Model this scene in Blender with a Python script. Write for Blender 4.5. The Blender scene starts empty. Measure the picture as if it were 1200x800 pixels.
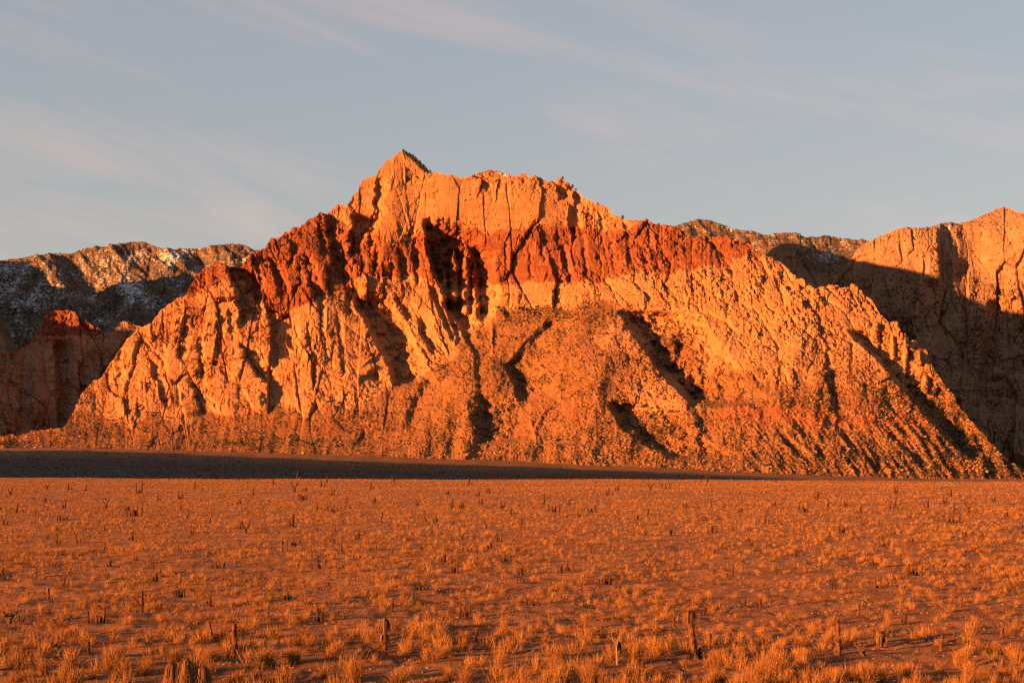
import bpy, math, random
import numpy as np
from mathutils import Vector, Matrix

rng = np.random.default_rng(7)
random.seed(7)
scene = bpy.context.scene
COL = scene.collection
R = math.radians

# ------------------------------------------------------------------ view constants
F = 1667.0          # focal length in photo pixels (1200 wide)  -> 50 mm
CX, HY = 600.0, 545.0
HC = 3.0            # camera height above the plain
CREST = 335.0       # where the plain breaks off into the valley

SUN_AZ = R(62)      # sun stands behind the camera, this far round to the left
SUN_EL = R(7.6)
SKY_TINT = (1.0, .975, 1.0)
SUN_DIR = np.array([-math.sin(SUN_AZ)*math.cos(SUN_EL), -math.cos(SUN_AZ)*math.cos(SUN_EL), math.sin(SUN_EL)])

# ------------------------------------------------------------------ helpers
def tag(o, label=None, cat=None, group=None, kind=None):
    if label: o['label'] = label
    if cat: o['category'] = cat
    if group: o['group'] = group
    if kind: o['kind'] = kind
    return o

def make_mesh(name, V, faces, mat=None, attrs=None, smooth=False, mats=None, midx=None):
    """faces: (M,k) int array"""
    me = bpy.data.meshes.new(name)
    V = np.ascontiguousarray(V, dtype=np.float32)
    faces = np.ascontiguousarray(faces, dtype=np.int32)
    M, k = faces.shape
    me.vertices.add(len(V)); me.vertices.foreach_set('co', V.ravel())
    me.loops.add(M*k); me.loops.foreach_set('vertex_index', faces.ravel())
    me.polygons.add(M)
    me.polygons.foreach_set('loop_start', np.arange(0, M*k, k, dtype=np.int32))
    me.polygons.foreach_set('loop_total', np.full(M, k, dtype=np.int32))
    me.polygons.foreach_set('use_smooth', np.full(M, smooth, dtype=bool))
    me.update(calc_edges=True)
    if attrs:
        for an, arr in attrs.items():
            a = me.attributes.new(an, 'FLOAT', 'POINT')
            a.data.foreach_set('value', np.ascontiguousarray(arr, dtype=np.float32).ravel())
    if mat: me.materials.append(mat)
    return me

def add_obj(name, me, parent=None, loc=None, rotz=0.0, scale=None):
    o = bpy.data.objects.new(name, me); COL.objects.link(o)
    if parent is not None: o.parent = parent
    if loc is not None: o.location = loc
    if rotz: o.rotation_euler = (0, 0, rotz)
    if scale is not None: o.scale = (scale,)*3 if np.isscalar(scale) else scale
    return o

def grid_faces(nr, nc, wrap=False):
    r = np.arange(nr-1)[:, None]; c = np.arange(nc if wrap else nc-1)[None, :]
    c2 = (c+1) % nc
    a = r*nc+c; b = r*nc+c2; d = (r+1)*nc+c2; e = (r+1)*nc+c
    return np.stack([a, b, d, e], -1).reshape(-1, 4)

# hash based noise --------------------------------------------------
def _h(ix, iy, seed):
    n = ix.astype(np.int32).view(np.uint32)*np.uint32(374761393)+iy.astype(np.int32).view(np.uint32)*np.uint32(668265263)
    n += np.uint32((seed*1442695041) & 0xffffffff)
    n ^= n >> np.uint32(13); n *= np.uint32(1274126177)
    n ^= n >> np.uint32(16); n *= np.uint32(2246822519)
    n ^= n >> np.uint32(15)
    return n.astype(np.float32)*np.float32(1/4294967296.0)

def noise(x, y, seed=0):
    ix = np.floor(x); iy = np.floor(y); fx = x-ix; fy = y-iy
    u = fx*fx*fx*(fx*(fx*6-15)+10); v = fy*fy*fy*(fy*(fy*6-15)+10)
    def g(ox, oy):
        a = _h(ix+ox, iy+oy, seed)*2*math.pi
        return np.cos(a)*(fx-ox)+np.sin(a)*(fy-oy)
    return ((g(0,0)*(1-u)+g(1,0)*u)*(1-v)+(g(0,1)*(1-u)+g(1,1)*u)*v)*1.5

def fbm(x, y, seed=0, oct=4, gain=.5):
    s = 0; a = 1.0; t = 0
    for i in range(oct):
        s = s+a*noise(x*2**i+i*17.3, y*2**i-i*9.1, seed+i*31); t += a; a *= gain
    return s/t

def ridged(x, y, seed=0, oct=4):
    s = 0; a = 1.0; t = 0
    for i in range(oct):
        s = s+a*(1-np.abs(noise(x*2**i+i*7.7, y*2**i+i*3.1, seed+i*13))*1.7); t += a; a *= .5
    return s/t

def worley(x, y, seed=0, jit=.95, vec=False, block=False):
    ix = np.floor(x); iy = np.floor(y)
    f1 = np.full(x.shape, 9.0); f2 = np.full(x.shape, 9.0); idv = np.zeros(x.shape); dx = np.zeros(x.shape); dy = np.zeros(x.shape)
    for ox in (-1, 0, 1):
        for oy in (-1, 0, 1):
            cx = ix+ox; cy = iy+oy
            px = cx+.5+(_h(cx, cy, seed)-.5)*jit; py = cy+.5+(_h(cx, cy, seed+77)-.5)*jit
            d = np.maximum(np.abs(x-px), np.abs(y-py))*.9+.1*(np.abs(x-px)+np.abs(y-py)) if block else np.sqrt((x-px)**2+(y-py)**2)
            i = _h(cx, cy, seed+991)
            closer = d < f1
            f2 = np.where(closer, f1, np.minimum(f2, d))
            idv = np.where(closer, i, idv); f1 = np.where(closer, d, f1)
            if vec: dx = np.where(closer, x-px, dx); dy = np.where(closer, y-py, dy)
    if vec: return f1, f2, idv, dx, dy
    return f1, f2, idv

def sstep(a, b, x):
    t = np.clip((x-a)/(b-a), 0, 1); return t*t*(3-2*t)

def poly(pts, x):
    p = np.array(pts, float); return np.interp(x, p[:, 0], p[:, 1])

def blur1(a, n, axis):
    if n < 1: return a
    k = np.exp(-np.linspace(-2, 2, 2*n+1)**2); k /= k.sum()
    a = np.moveaxis(a, axis, 0); L = a.shape[0]
    p = np.concatenate([np.repeat(a[:1], n, 0), a, np.repeat(a[-1:], n, 0)], 0)
    o = np.zeros_like(a)
    for i, w in enumerate(k): o += w*p[i:i+L]
    return np.moveaxis(o, 0, axis)

def bilin(g, u, v):
    """sample grid g[row v, col u] at float indices"""
    u = np.clip(u, 0, g.shape[1]-1.001); v = np.clip(v, 0, g.shape[0]-1.001)
    i = u.astype(int); j = v.astype(int); fu = u-i; fv = v-j
    return (g[j, i]*(1-fu)+g[j, i+1]*fu)*(1-fv)+(g[j+1, i]*(1-fu)+g[j+1, i+1]*fu)*fv

# ------------------------------------------------------------------ materials
def new_mat(name):
    m = bpy.data.materials.new(name); m.use_nodes = True
    nt = m.node_tree; nt.nodes.clear()
    out = nt.nodes.new('ShaderNodeOutputMaterial'); b = nt.nodes.new('ShaderNodeBsdfPrincipled')
    nt.links.new(b.outputs[0], out.inputs[0])
    b.inputs['Roughness'].default_value = .95
    b.inputs['Specular IOR Level'].default_value = .1
    return m, nt, b

class NB:
    """small node builder"""
    def __init__(s, nt): s.nt = nt
    def n(s, t, **kw):
        x = s.nt.nodes.new(t)
        for k, v in kw.items(): setattr(x, k, v)
        return x
    def l(s, a, b): s.nt.links.new(a, b)
    def attr(s, name):
        a = s.n('ShaderNodeAttribute'); a.attribute_name = name; return a.outputs['Fac']
    def pos(s): return s.n('ShaderNodeNewGeometry').outputs['Position']
    def mapping(s, vec, scale, rot=(0, 0, 0), loc=(0, 0, 0)):
        m = s.n('ShaderNodeMapping'); m.inputs['Scale'].default_value = scale
        m.inputs['Rotation'].default_value = rot; m.inputs['Location'].default_value = loc
        s.l(vec, m.inputs['Vector']); return m.outputs[0]
    def noise(s, vec, scale=1, detail=5, rough=.55, dist=0):
        t = s.n('ShaderNodeTexNoise'); t.inputs['Scale'].default_value = scale
        t.inputs['Detail'].default_value = detail; t.inputs['Roughness'].default_value = rough
        t.inputs['Distortion'].default_value = dist
        s.l(vec, t.inputs['Vector']); return t.outputs['Fac']
    def ramp(s, fac, stops):
        r = s.n('ShaderNodeValToRGB'); e = r.color_ramp.elements
        while len(e) < len(stops): e.new(.5)
        for i, (p, c) in enumerate(stops):
            e[i].position = p; e[i].color = (c, c, c, 1) if np.isscalar(c) else (*c, 1)
        s.l(fac, r.inputs[0]); return r.outputs[0]
    def mix(s, fac, a, b, mode='MIX'):
        m = s.n('ShaderNodeMix', data_type='RGBA', blend_type=mode)
        for sock, v in ((m.inputs[0], fac), (m.inputs[6], a), (m.inputs[7], b)):
            if hasattr(v, 'links'): s.l(v, sock)
            elif np.isscalar(v): sock.default_value = v
            else: sock.default_value = (*v, 1)
        return m.outputs[2]
    def math(s, op, a, b=0, clamp=False):
        m = s.n('ShaderNodeMath', operation=op); m.use_clamp = clamp
        for sock, v in ((m.inputs[0], a), (m.inputs[1], b)):
            if hasattr(v, 'links'): s.l(v, sock)
            else: sock.default_value = v
        return m.outputs[0]
    def bump(s, h, strength, dist, normal_to):
        b = s.n('ShaderNodeBump'); b.inputs['Strength'].default_value = strength
        b.inputs['Distance'].default_value = dist
        s.l(h, b.inputs['Height']); s.l(b.outputs[0], normal_to)

def rock_material(name, tan, tan2, red, soil, redsoil, fade=None):
    m, nt, b = new_mat(name); N = NB(nt)
    p = N.pos()
    big = N.noise(p, .006, 5, .6)
    med = N.noise(p, .03, 6, .65)
    strata = N.noise(N.mapping(p, (.004, .004, .11)), 1, 5, .6, .3)
    streak = N.noise(N.mapping(p, (.06, .06, .006)), 1, 5, .6, .2)
    fine = N.noise(p, .16, 6, .7)
    base = N.mix(N.ramp(big, [(.35, 0), (.65, 1)]), tan, tan2)
    base = N.mix(N.math('MULTIPLY', N.ramp(strata, [(.52, 0), (.64, 1)]), .40), base, [c*f for c, f in zip(tan, (.74, .56, .45))])
    base = N.mix(N.math('MULTIPLY', N.ramp(streak, [(.55, 0), (.68, 1)]), .45), base, [c*f for c, f in zip(tan, (.70, .55, .48))])
    rd = N.mix(N.ramp(med, [(.38, 0), (.66, 1)]), [red[0]*.8, red[1]*.78, red[2]*.8], [red[0]*1.3, red[1]*1.5, red[2]*1.5])
    rd = N.mix(N.math('MULTIPLY', N.ramp(strata, [(.45, 0), (.62, 1)]), .35), rd, [c*.62 for c in red])
    redf = N.math('ADD', N.attr('red'), N.math('MULTIPLY', N.math('SUBTRACT', N.mix(.5, med, streak), .5), .5))
    base = N.mix(N.ramp(redf, [(.36, 0), (.62, .96)]), base, rd)
    so = N.mix(N.ramp(med, [(.35, 0), (.68, 1)]), soil, [soil[0]*1.25, soil[1]*1.2, soil[2]*1.1])
    so = N.mix(N.ramp(N.noise(p, .016, 6, .7), [(.46, 0), (.66, .7)]), so, [soil[0]*.52, soil[1]*.62, soil[2]*.68])
    so = N.mix(N.ramp(N.noise(p, .11, 5, .75), [(.56, 0), (.68, .75)]), so, [tan[0]*.85, tan[1]*.85, tan[2]*.85])
    so = N.mix(N.attr('redsoil'), so, redsoil)
    sf = N.math('ADD', N.attr('soil'), N.math('MULTIPLY', N.math('SUBTRACT', fine, .5), .7))
    base = N.mix(N.ramp(sf, [(.4, 0), (.62, 1)]), base, so)
    base = N.mix(N.ramp(fine, [(.30, .30), (.5, 0)]), base, [c*.5 for c in tan])
    base = N.mix(N.math('MULTIPLY', N.attr('varnish'), N.ramp(streak, [(.36, 0), (.55, 1)])), base, [tan[0]*.42, tan[1]*.36, tan[2]*.34])
    sn = N.math('ADD', N.attr('snow'), N.math('MULTIPLY', N.math('SUBTRACT', N.noise(p, .06, 7, .8), .5), 2.6))
    base = N.mix(N.ramp(sn, [(.62, 0), (.74, 1)]), base, (.42, .44, .48))
    N.l(base, b.inputs['Base Color'])
    h = N.math('ADD', N.math('MULTIPLY', fine, 1.0), N.math('MULTIPLY', N.noise(p, .5, 5, .7), .35))
    N.bump(h, .9, 5.0, b.inputs['Normal'])
    return m

MAT_ROCK = rock_material('sandstone', (.285, .136, .060), (.31, .150, .068), (.165, .050, .023), (.155, .070, .031), (.190, .062, .027))
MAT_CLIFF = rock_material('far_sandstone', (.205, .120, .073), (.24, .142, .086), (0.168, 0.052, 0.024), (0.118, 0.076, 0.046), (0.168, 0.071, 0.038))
MAT_RIDGE = rock_material('limestone_ridge', (.070, .050, .038), (.100, .069, .051), (0.180, 0.063, 0.032), (0.108, 0.077, 0.052), (0.153, 0.077, 0.041))

def simple_mat(name, c1, c2, scale, rough=.9, attr=None, bump=0, trans=0):
    m, nt, b = new_mat(name); N = NB(nt)
    tc = N.n('ShaderNodeTexCoord').outputs['Object']
    f = N.noise(tc, scale, 5, .6)
    if attr: f = N.math('ADD', N.math('MULTIPLY', f, .5), N.math('MULTIPLY', N.attr(attr), .5))
    N.l(N.ramp(f, [(.25, c1), (.75, c2)]), b.inputs['Base Color'])
    b.inputs['Roughness'].default_value = rough
    if bump: N.bump(f, .8, bump, b.inputs['Normal'])
    return m

MAT_SHRUB = simple_mat('desert_shrub', (0.0176, 0.0144, 0.0080), (0.0600, 0.0400, 0.0200), .2, attr='tint')
MAT_PINE = simple_mat('pine_foliage', (.02, .028, .014), (.05, .06, .03), .3)
MAT_BARK = simple_mat('bark', (.06, .045, .035), (.14, .10, .07), .5)
MAT_GRASS = simple_mat('dry_grass', (.140, .064, .022), (.272, .134, .047), .8, attr='tint')
MAT_CHAR = simple_mat('charred_wood', (0.0112, 0.0064, 0.0048), (0.0680, 0.0272, 0.0144), 9, bump=.02)
MAT_TRUNK = simple_mat('yucca_trunk', (.035, .014, .008), (.125, .052, .026), 11, bump=.03)
MAT_DEADLEAF = simple_mat('dead_yucca_leaf', (.045, .022, .012), (.17, .09, .042), 14, attr='tint')
MAT_STALK = simple_mat('dead_stalk', (0.1280, 0.0800, 0.0520), (0.2400, 0.1520, 0.0960), 12)
MAT_STONE = simple_mat('pebble', (0.0960, 0.0520, 0.0320), (0.2080, 0.1280, 0.0840), 6)
MAT_TWIG = simple_mat('charred_twig', (.03, .02, .018), (.09, .06, .045), 9)

# ------------------------------------------------------------------ ground
def sun_sn(x, y): return -x*math.cos(SUN_AZ)+y*math.sin(SUN_AZ), x*math.sin(SUN_AZ)+y*math.cos(SUN_AZ)
def crest_profile(targets, n0, lo, hi):
    """crest heights of a ridge up-sun whose shadow just reaches these points (px, py, distance)"""
    out = []
    for px, py, Y in targets:
        s, n = sun_sn((px-CX)/F*Y, Y)
        out.append((s, HC+(HY-py)/F*Y+(n-n0(s))*math.tan(SUN_EL)))
    out.sort()
    return [(out[0][0]-lo, 0.0)]+out+[(out[-1][0]+hi, 0.0)]
def plain_z(x, y):
    return .10*fbm(x/9, y/14, 5, 3) + .35*fbm(x/60, y/90, 6, 2)

def crest_y(x, y):          # distance at which the plain breaks off, nearer towards the right
    a = np.clip(x/np.maximum(np.abs(y), 1.0), -.5, .5)
    return 5000/(14.6+np.clip((600+F*a)/1200, -.2, 1.2)*4.6)+6*fbm(a*22, a*0+3.3, 44, 3)

SHADE_HILL_H = crest_profile([(0,529,3450),(150,530,3400),(300,532,3300),(470,536,3250),(600,540,3300),(700,543,3300),(800,547,3300),(900,552,3250),(980,557,3200),(600,556,2000),(800,558,2000),(960,560,2000)], lambda s: -740, 800, 130)
def ground_z(x, y):
    r = np.sqrt(x*x+y*y)
    z = plain_z(x, y)*sstep(900, 300, r)
    # valley beyond the crest: drops then climbs gently to the mountain foot
    v = poly([(0, 0), (1, 0), (40, -3), (150, -13), (500, -30), (1000, -36), (1400, -26), (1750, -13), (2300, 5), (2900, 29), (3300, 47), (4500, 60), (40000, 60)], np.maximum(y-crest_y(x, y), 0))
    v = v + (4*fbm(x/260, y/160, 9, 4)+2*fbm(x/60, y/50, 10, 3))*sstep(600, 1500, y)
    right = np.clip((x/np.maximum(y, 1)+.30)/.52, 0, 1.25)*sstep(1000, 2600, y)
    v = v - 58*right*np.where(y > 1, 1, 0)*sstep(9000, 5000, y)
    z = z+v
    # unseen low hills added left of the view to keep the valley floor in shade
    n = (x*math.sin(SUN_AZ)+y*math.cos(SUN_AZ))                 # distance down-sun
    s = (-x*math.cos(SUN_AZ)+y*math.sin(SUN_AZ))                # across the sun
    shade_hill = poly(SHADE_HILL_H, s)*np.exp(-((n+740)/330)**2)*(1+.05*fbm(s/90, n/600, 21, 4))
    return z+shade_hill*np.where(y > 1, sstep(-.40, -.52, x/np.maximum(y, 1.0)), 1)

def build_ground():
    rr = np.concatenate([np.geomspace(4, 420, 760), np.geomspace(423, 4200, 330), np.geomspace(4400, 60000, 30)])
    th = np.concatenate([np.linspace(-24, 24, 520, endpoint=False), np.linspace(24, 240, 80, endpoint=False), np.linspace(240, 336, 160, endpoint=False)])
    th = R(1)*th
    rg, tg = np.meshgrid(rr, th, indexing='ij')
    x = rg*np.sin(tg); y = rg*np.cos(tg)
    z = ground_z(x, y)
    near = sstep(120, 30, rg)
    z = z + near*.05*fbm(x/.55, y/.7, 12, 4) + sstep(330, 120, rg)*.05*fbm(x/1.6, y/2.2, 13, 3)
    V = np.stack([x, y, z], -1).reshape(-1, 3)
    f = grid_faces(len(rr), len(th), wrap=True)[:, ::-1]
    m, nt, b = new_mat('desert_soil'); N = NB(nt)
    p = N.pos()
    med = N.noise(p, .35, 6, .65); big = N.noise(p, .03, 4, .6); fine = N.noise(p, 9, 8, .78)
    c = N.mix(N.ramp(med, [(.38, 0), (.66, 1)]), (.145, .059, .023), (.255, .113, .046))
    c = N.mix(N.ramp(big, [(.42, 0), (.7, .7)]), c, (0.1560, 0.0663, 0.0351))
    c = N.mix(N.ramp(fine, [(.58, 0), (.75, .8)]), c, (0.2340, 0.1404, 0.0819))
    c = N.mix(N.ramp(fine, [(.25, .7), (.42, 0)]), c, (.07, .04, .028))
    # valley floor colour darkened to deepen its shade, redder soil again farther back
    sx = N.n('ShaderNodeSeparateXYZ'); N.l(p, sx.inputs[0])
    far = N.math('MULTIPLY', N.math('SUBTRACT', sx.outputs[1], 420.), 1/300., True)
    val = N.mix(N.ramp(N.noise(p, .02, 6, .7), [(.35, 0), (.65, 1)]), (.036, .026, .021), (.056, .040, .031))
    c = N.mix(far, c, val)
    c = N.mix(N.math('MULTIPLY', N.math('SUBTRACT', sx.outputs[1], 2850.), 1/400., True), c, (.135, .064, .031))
    N.l(c, b.inputs['Base Color'])
    N.bump(N.math('ADD', fine, N.math('MULTIPLY', med, 2)), 1.0, .09, b.inputs['Normal'])
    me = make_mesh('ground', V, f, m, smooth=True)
    o = add_obj('ground', me)
    tag(o, 'wide reddish brown desert plain with a dark shaded valley beyond its edge', 'ground', kind='structure')
build_ground()

# ------------------------------------------------------------------ rock relief
from concurrent.futures import ThreadPoolExecutor
def par(fn, px, py, n=8):
    """evaluate a pointwise field in parallel over row blocks"""
    ix = np.array_split(np.arange(px.shape[0]), n)
    px = np.ascontiguousarray(px); py = np.ascontiguousarray(py)
    with ThreadPoolExecutor(4) as ex:
        rs = list(ex.map(lambda i: fn(px[i[0]:i[-1]+1], py[i[0]:i[-1]+1]), ix))
    if isinstance(rs[0], dict): return {k: np.concatenate([r[k] for r in rs], 0) for k in rs[0]}
    if isinstance(rs[0], (list, tuple)): return [np.concatenate([r[k] for r in rs], 0) for k in range(len(rs[0]))]
    return np.concatenate(rs, 0)

def relief_columns(s, t, seed, scale=1.0):
    s = s/scale; t = t/scale
    sw = s+9*fbm(s/120, t/200, seed+1, 3)+1.6*fbm(s/14, t/30, seed+11, 3); tw = t+16*fbm(s/70, t/120, seed+2, 3)+2*fbm(s/12, t/12, seed+12, 2)
    h = 0
    rough = .12+1.1*sstep(-.22, .40, fbm(s/120, t/110, seed+60, 4))
    for k, (wx, wy, ai, ad, at, ac, sd, bl) in enumerate(((84, 240, 24, 6, 22, 10, 3, False), (31, 92, 13, 1.5, 13, 11, 5, True), (13, 28, 5.0, .5, 6, 5.0, 8, True), (6, 9.5, 1.6, .2, 2.0, 1.6, 9, True))):
        f1, f2, i, dx, dy = worley(sw/wx, tw/wy, seed+sd, vec=True, block=bl)
        j = (i*7.13) % 1; q = (i*13.7) % 1
        hk = ai*(i-.5)+ad*(.5-f1*f1)+at*(dx*(j-.5)*2+dy*(q-.75)*1.6)-ac*(1-sstep(0, .07, f2-f1))*sstep(.2, .5, j)
        h = h+hk*(rough if k else 1)
    # bedding: thin ledges that stand out or weather back
    tb = t+5*fbm(s/160, t/80, seed+45, 3)
    for wb, ab in ((21., 4.2), (7.5, 2.3)):
        f1, f2, i = worley(s/(wb*14), tb/wb, seed+46, block=True)
        h = h+ab*(i-.5)*2*sstep(-.3, .25, fbm(s/130, t/60, seed+48, 2))
    return h*scale

def relief_domes(s, t, seed):
    sw = s+10*fbm(s/40, t/40, seed+1, 3); tw = t+10*fbm(s/40, t/40, seed+2, 3)
    sw = sw+.55*tw
    rough = .35+1.0*sstep(-.3, .4, fbm(s/110, t/110, seed+60, 3))
    h = 0
    for k, (wx, wy, ai, ad, at, ac, sd) in enumerate(((70, 90, 7, 8, 10, 3, 3), (19, 24, 3.6, 4.4, 5.5, 3.5, 5), (8.5, 10, 2.6, 2.8, 3.2, 2.2, 8), (4.5, 5, 1.2, 1.2, 1.3, 1.0, 9))):
        f1, f2, i, dx, dy = worley(sw/wx, tw/wy, seed+sd, vec=True)
        j = (i*7.13) % 1; q = (i*13.7) % 1
        hk = ai*(i-.5)+ad*(.5-f1*f1)+at*(dx*(j-.5)*2+dy*(q-.6)*1.6)-ac*(1-sstep(0, .16, f2-f1))
        h = h+hk*(rough if k else 1)
    return h

def relief_talus(s, t, seed):
    h = 7*fbm(s/90, t/120, seed, 4)+1.6*fbm(s/16, t/18, seed+5, 4)
    s = s+2*fbm(s/9, t/9, seed+20, 2)
    cl = sstep(-.3, .5, fbm(s/70, t/70, seed+21, 3))
    for w, a, th, sd in ((17, 8, .84, 6), (9.5, 4.2, .64, 8), (5.6, 2.4, .42, 9)):
        f1, f2, i = worley(s/w, t/w*1.1, seed+sd)
        h = h+np.where(i > th+.2*(1-cl), (i-th+.15)*a*np.sqrt(np.clip(.2-f1*f1, 0, 1)/.2), 0)
    return h

def idw(ctrl, px, py, sig=34.0):
    """smooth interpolation of control points: rows (px, py, values...)"""
    c = np.array(ctrl, float)
    W = np.zeros(px.shape); S = [np.zeros(px.shape) for _ in range(c.shape[1]-2)]
    for row in c:
        d2 = (px-row[0])**2+((py-row[1])*1.25)**2
        w = 1/(d2+sig**2)**2
        W += w
        for k in range(len(S)): S[k] += w*row[2+k]
    return [q/W for q in S]

def normals_grid(P):
    du = np.gradient(P, axis=1); dv = np.gradient(P, axis=0)
    n = np.cross(du, dv); n /= np.linalg.norm(n, axis=-1, keepdims=True)+1e-9
    return n

def ravine(px, py, pts, wl, wr, depth, power=.55, fade=14):
    """depth cut (m) along a line of photo points; steep left wall wl px, gentle right wall wr px"""
    p = np.array(pts, float)
    cx = np.interp(py, p[:, 1], p[:, 0])
    env = sstep(p[0, 1]-fade*.4, p[0, 1]+fade*.6, py)*sstep(p[-1, 1]+fade*.6, p[-1, 1]-fade*.4, py)
    dx = px-cx
    prof = np.where(dx < 0, np.clip(1+dx/wl, 0, 1), np.clip(1-dx/wr, 0, 1)**power)
    return depth*prof*env

def smooth_bump(px, py, cx, cy, rx, ry, h):
    return h*np.exp(-((px-cx)/rx)**2-((py-cy)/ry)**2)

def massif(name, x0, x1, nc, nr, top, base, ybase, slope_fn, cut_fn, relief_fn, attr_fn, mat, jag=0, back=(900, 600), seed=0, rise=.0, depth=None, hold=.0):
    pxc = np.linspace(x0, x1, nc)
    s1 = (pxc-600)*2.5; jit = 0
    if jag:
        s1 = (pxc-600)*2.5
        f1, f2, i = worley(s1/24, s1*0+.5, seed+300); g1, g2, j = worley(s1/9, s1*0+.5, seed+310)
        jit = jag*((i-.5)*1.1+(.4-f1*f1)*1.4+.5*((j-.5)+(.3-g1*g1)))
    pt = top(pxc)-jit; pb = base(pxc)
    v = np.linspace(0, 1, nr)[:, None]
    py = pb[None, :]*(1-v)+pt[None, :]*v
    px = np.broadcast_to(pxc[None, :], py.shape)
    if depth is not None:
        Y = par(depth, px, py)
    else:
        slope = par(slope_fn, px, py)
        tan = np.tan(R(1)*np.clip(slope, 6, 82))
        Y = np.zeros_like(py); Y[0] = ybase(pxc)
        dpy = -(py[1:]-py[:-1])
        for k in range(1, nr):
            Yp = Y[k-1]
            Y[k] = Yp+Yp/F*dpy[k-1]/np.maximum(tan[k]-(HY-py[k])/F, .05)
        Y = blur1(Y, 6, 1)
    cut = par(cut_fn, px, py)
    cg = np.hypot(np.gradient(cut, axis=1)/((x1-x0)/nc*2.4), np.gradient(cut, axis=0)/((pb-pt).max()/nr*2.4))
    calm = 1/(1+(blur1(blur1(cg, 3, 1), 3, 0)/1.1)**2)
    Y = Y+cut
    def topos(Y): return np.stack([(px-CX)/F*Y, Y, HC+(HY-py)/F*Y], -1)
    P = topos(Y)
    Pn = topos(blur1(blur1(Y, 4, 1), 4, 0))
    n = normals_grid(Pn)
    flip = n[..., 1] > 0; n[flip] *= -1
    h = par(relief_fn, px, py)
    edge = sstep(1.0, .985, v)*.75+.25
    P = P+n*(h*edge*(.25+.75*calm))[..., None]
    A = par(attr_fn, px, py)
    # the far side of the massif: carries on back from the crest and falls away
    nb = 30
    q = (np.linspace(0, 1, nb+1)[1:]**1.3)[:, None]
    crest = P[-1]
    base_n = sstep(0, .25, q)
    Yb = crest[None, :, 1]+q*back[0]
    s_ = crest[None, :, 0]+0*q
    xb = crest[None, :, 0]*(Yb/crest[None, :, 1])
    zline = crest[None, :, 2]*(1+rise*(Yb/crest[None, :, 1]-1))
    zb = zline-back[1]*np.clip((q-hold)/(1-hold), 0, 1)**1.4-1.5-22*base_n*(1+fbm(xb/90, Yb/90, seed+70, 4))
    B = np.stack([xb, Yb, zb], -1)
    P = np.concatenate([P, B], 0)
    A = {k: np.concatenate([a, np.repeat(a[-1:], nb, 0)], 0) for k, a in A.items()}
    V = P.reshape(-1, 3)
    me = make_mesh(name, V, grid_faces(nr+nb, nc), mat, {k: a.ravel() for k, a in A.items()}, smooth=False)
    o = add_obj(name, me)
    return o, P[:nr], n, px, py, {k: a[:nr] for k, a in A.items()}

def zeros(px): return np.zeros(px.shape)

# ------------------------------------------------------------------ main mountain
TOP = [(-80,516),(0,512),(25,510),(50,504),(70,503),(78,499),(90,478),(105,456),(120,440),(133,420),(142,407),(152,395),(165,385),(178,378),(190,365),(205,355),(214,350),(222,338),(228,325),(237,317),(248,313),(258,307),(268,312),(280,315),(290,303),(297,296),(305,293),(312,290),(318,281),(328,281),(333,272),(345,268),(357,262),(365,258),(375,251),(384,252),(390,245),(400,240),(405,243),(412,232),(420,222),(425,212),(433,208),(441,206),(445,196),(455,190),(463,183),(471,179),(480,187),(490,196),(500,204),(520,205),(535,207),(539,212),(550,209),(565,211),(590,209),(605,207),(618,206),(630,207),(640,212),(650,214),(657,210),(668,216),(678,227),(688,236),(700,240),(712,244),(722,256),(735,260),(748,261),(757,259),(768,264),(780,263),(790,267),(800,271),(812,278),(825,279),(840,277),(855,280),(868,284),(878,289),(885,297),(905,303),(915,308),(930,322),(940,330),(955,337),(975,338),(1000,336),(1010,342),(1022,355),(1035,370),(1042,378),(1050,380),(1056,392),(1062,390),(1066,402),(1073,400),(1078,411),(1085,410),(1090,425),(1098,440),(1110,455),(1125,478),(1145,503),(1165,524),(1185,545),(1200,556),(1260,570)]
BASE = [(-80,575),(1300,590)]
YB = [(-80,3250),(0,3250),(80,3250),(250,3270),(450,3250),(600,3200),(800,3200),(950,3150),(1080,3150),(1160,3200),(1260,3350)]
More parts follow.
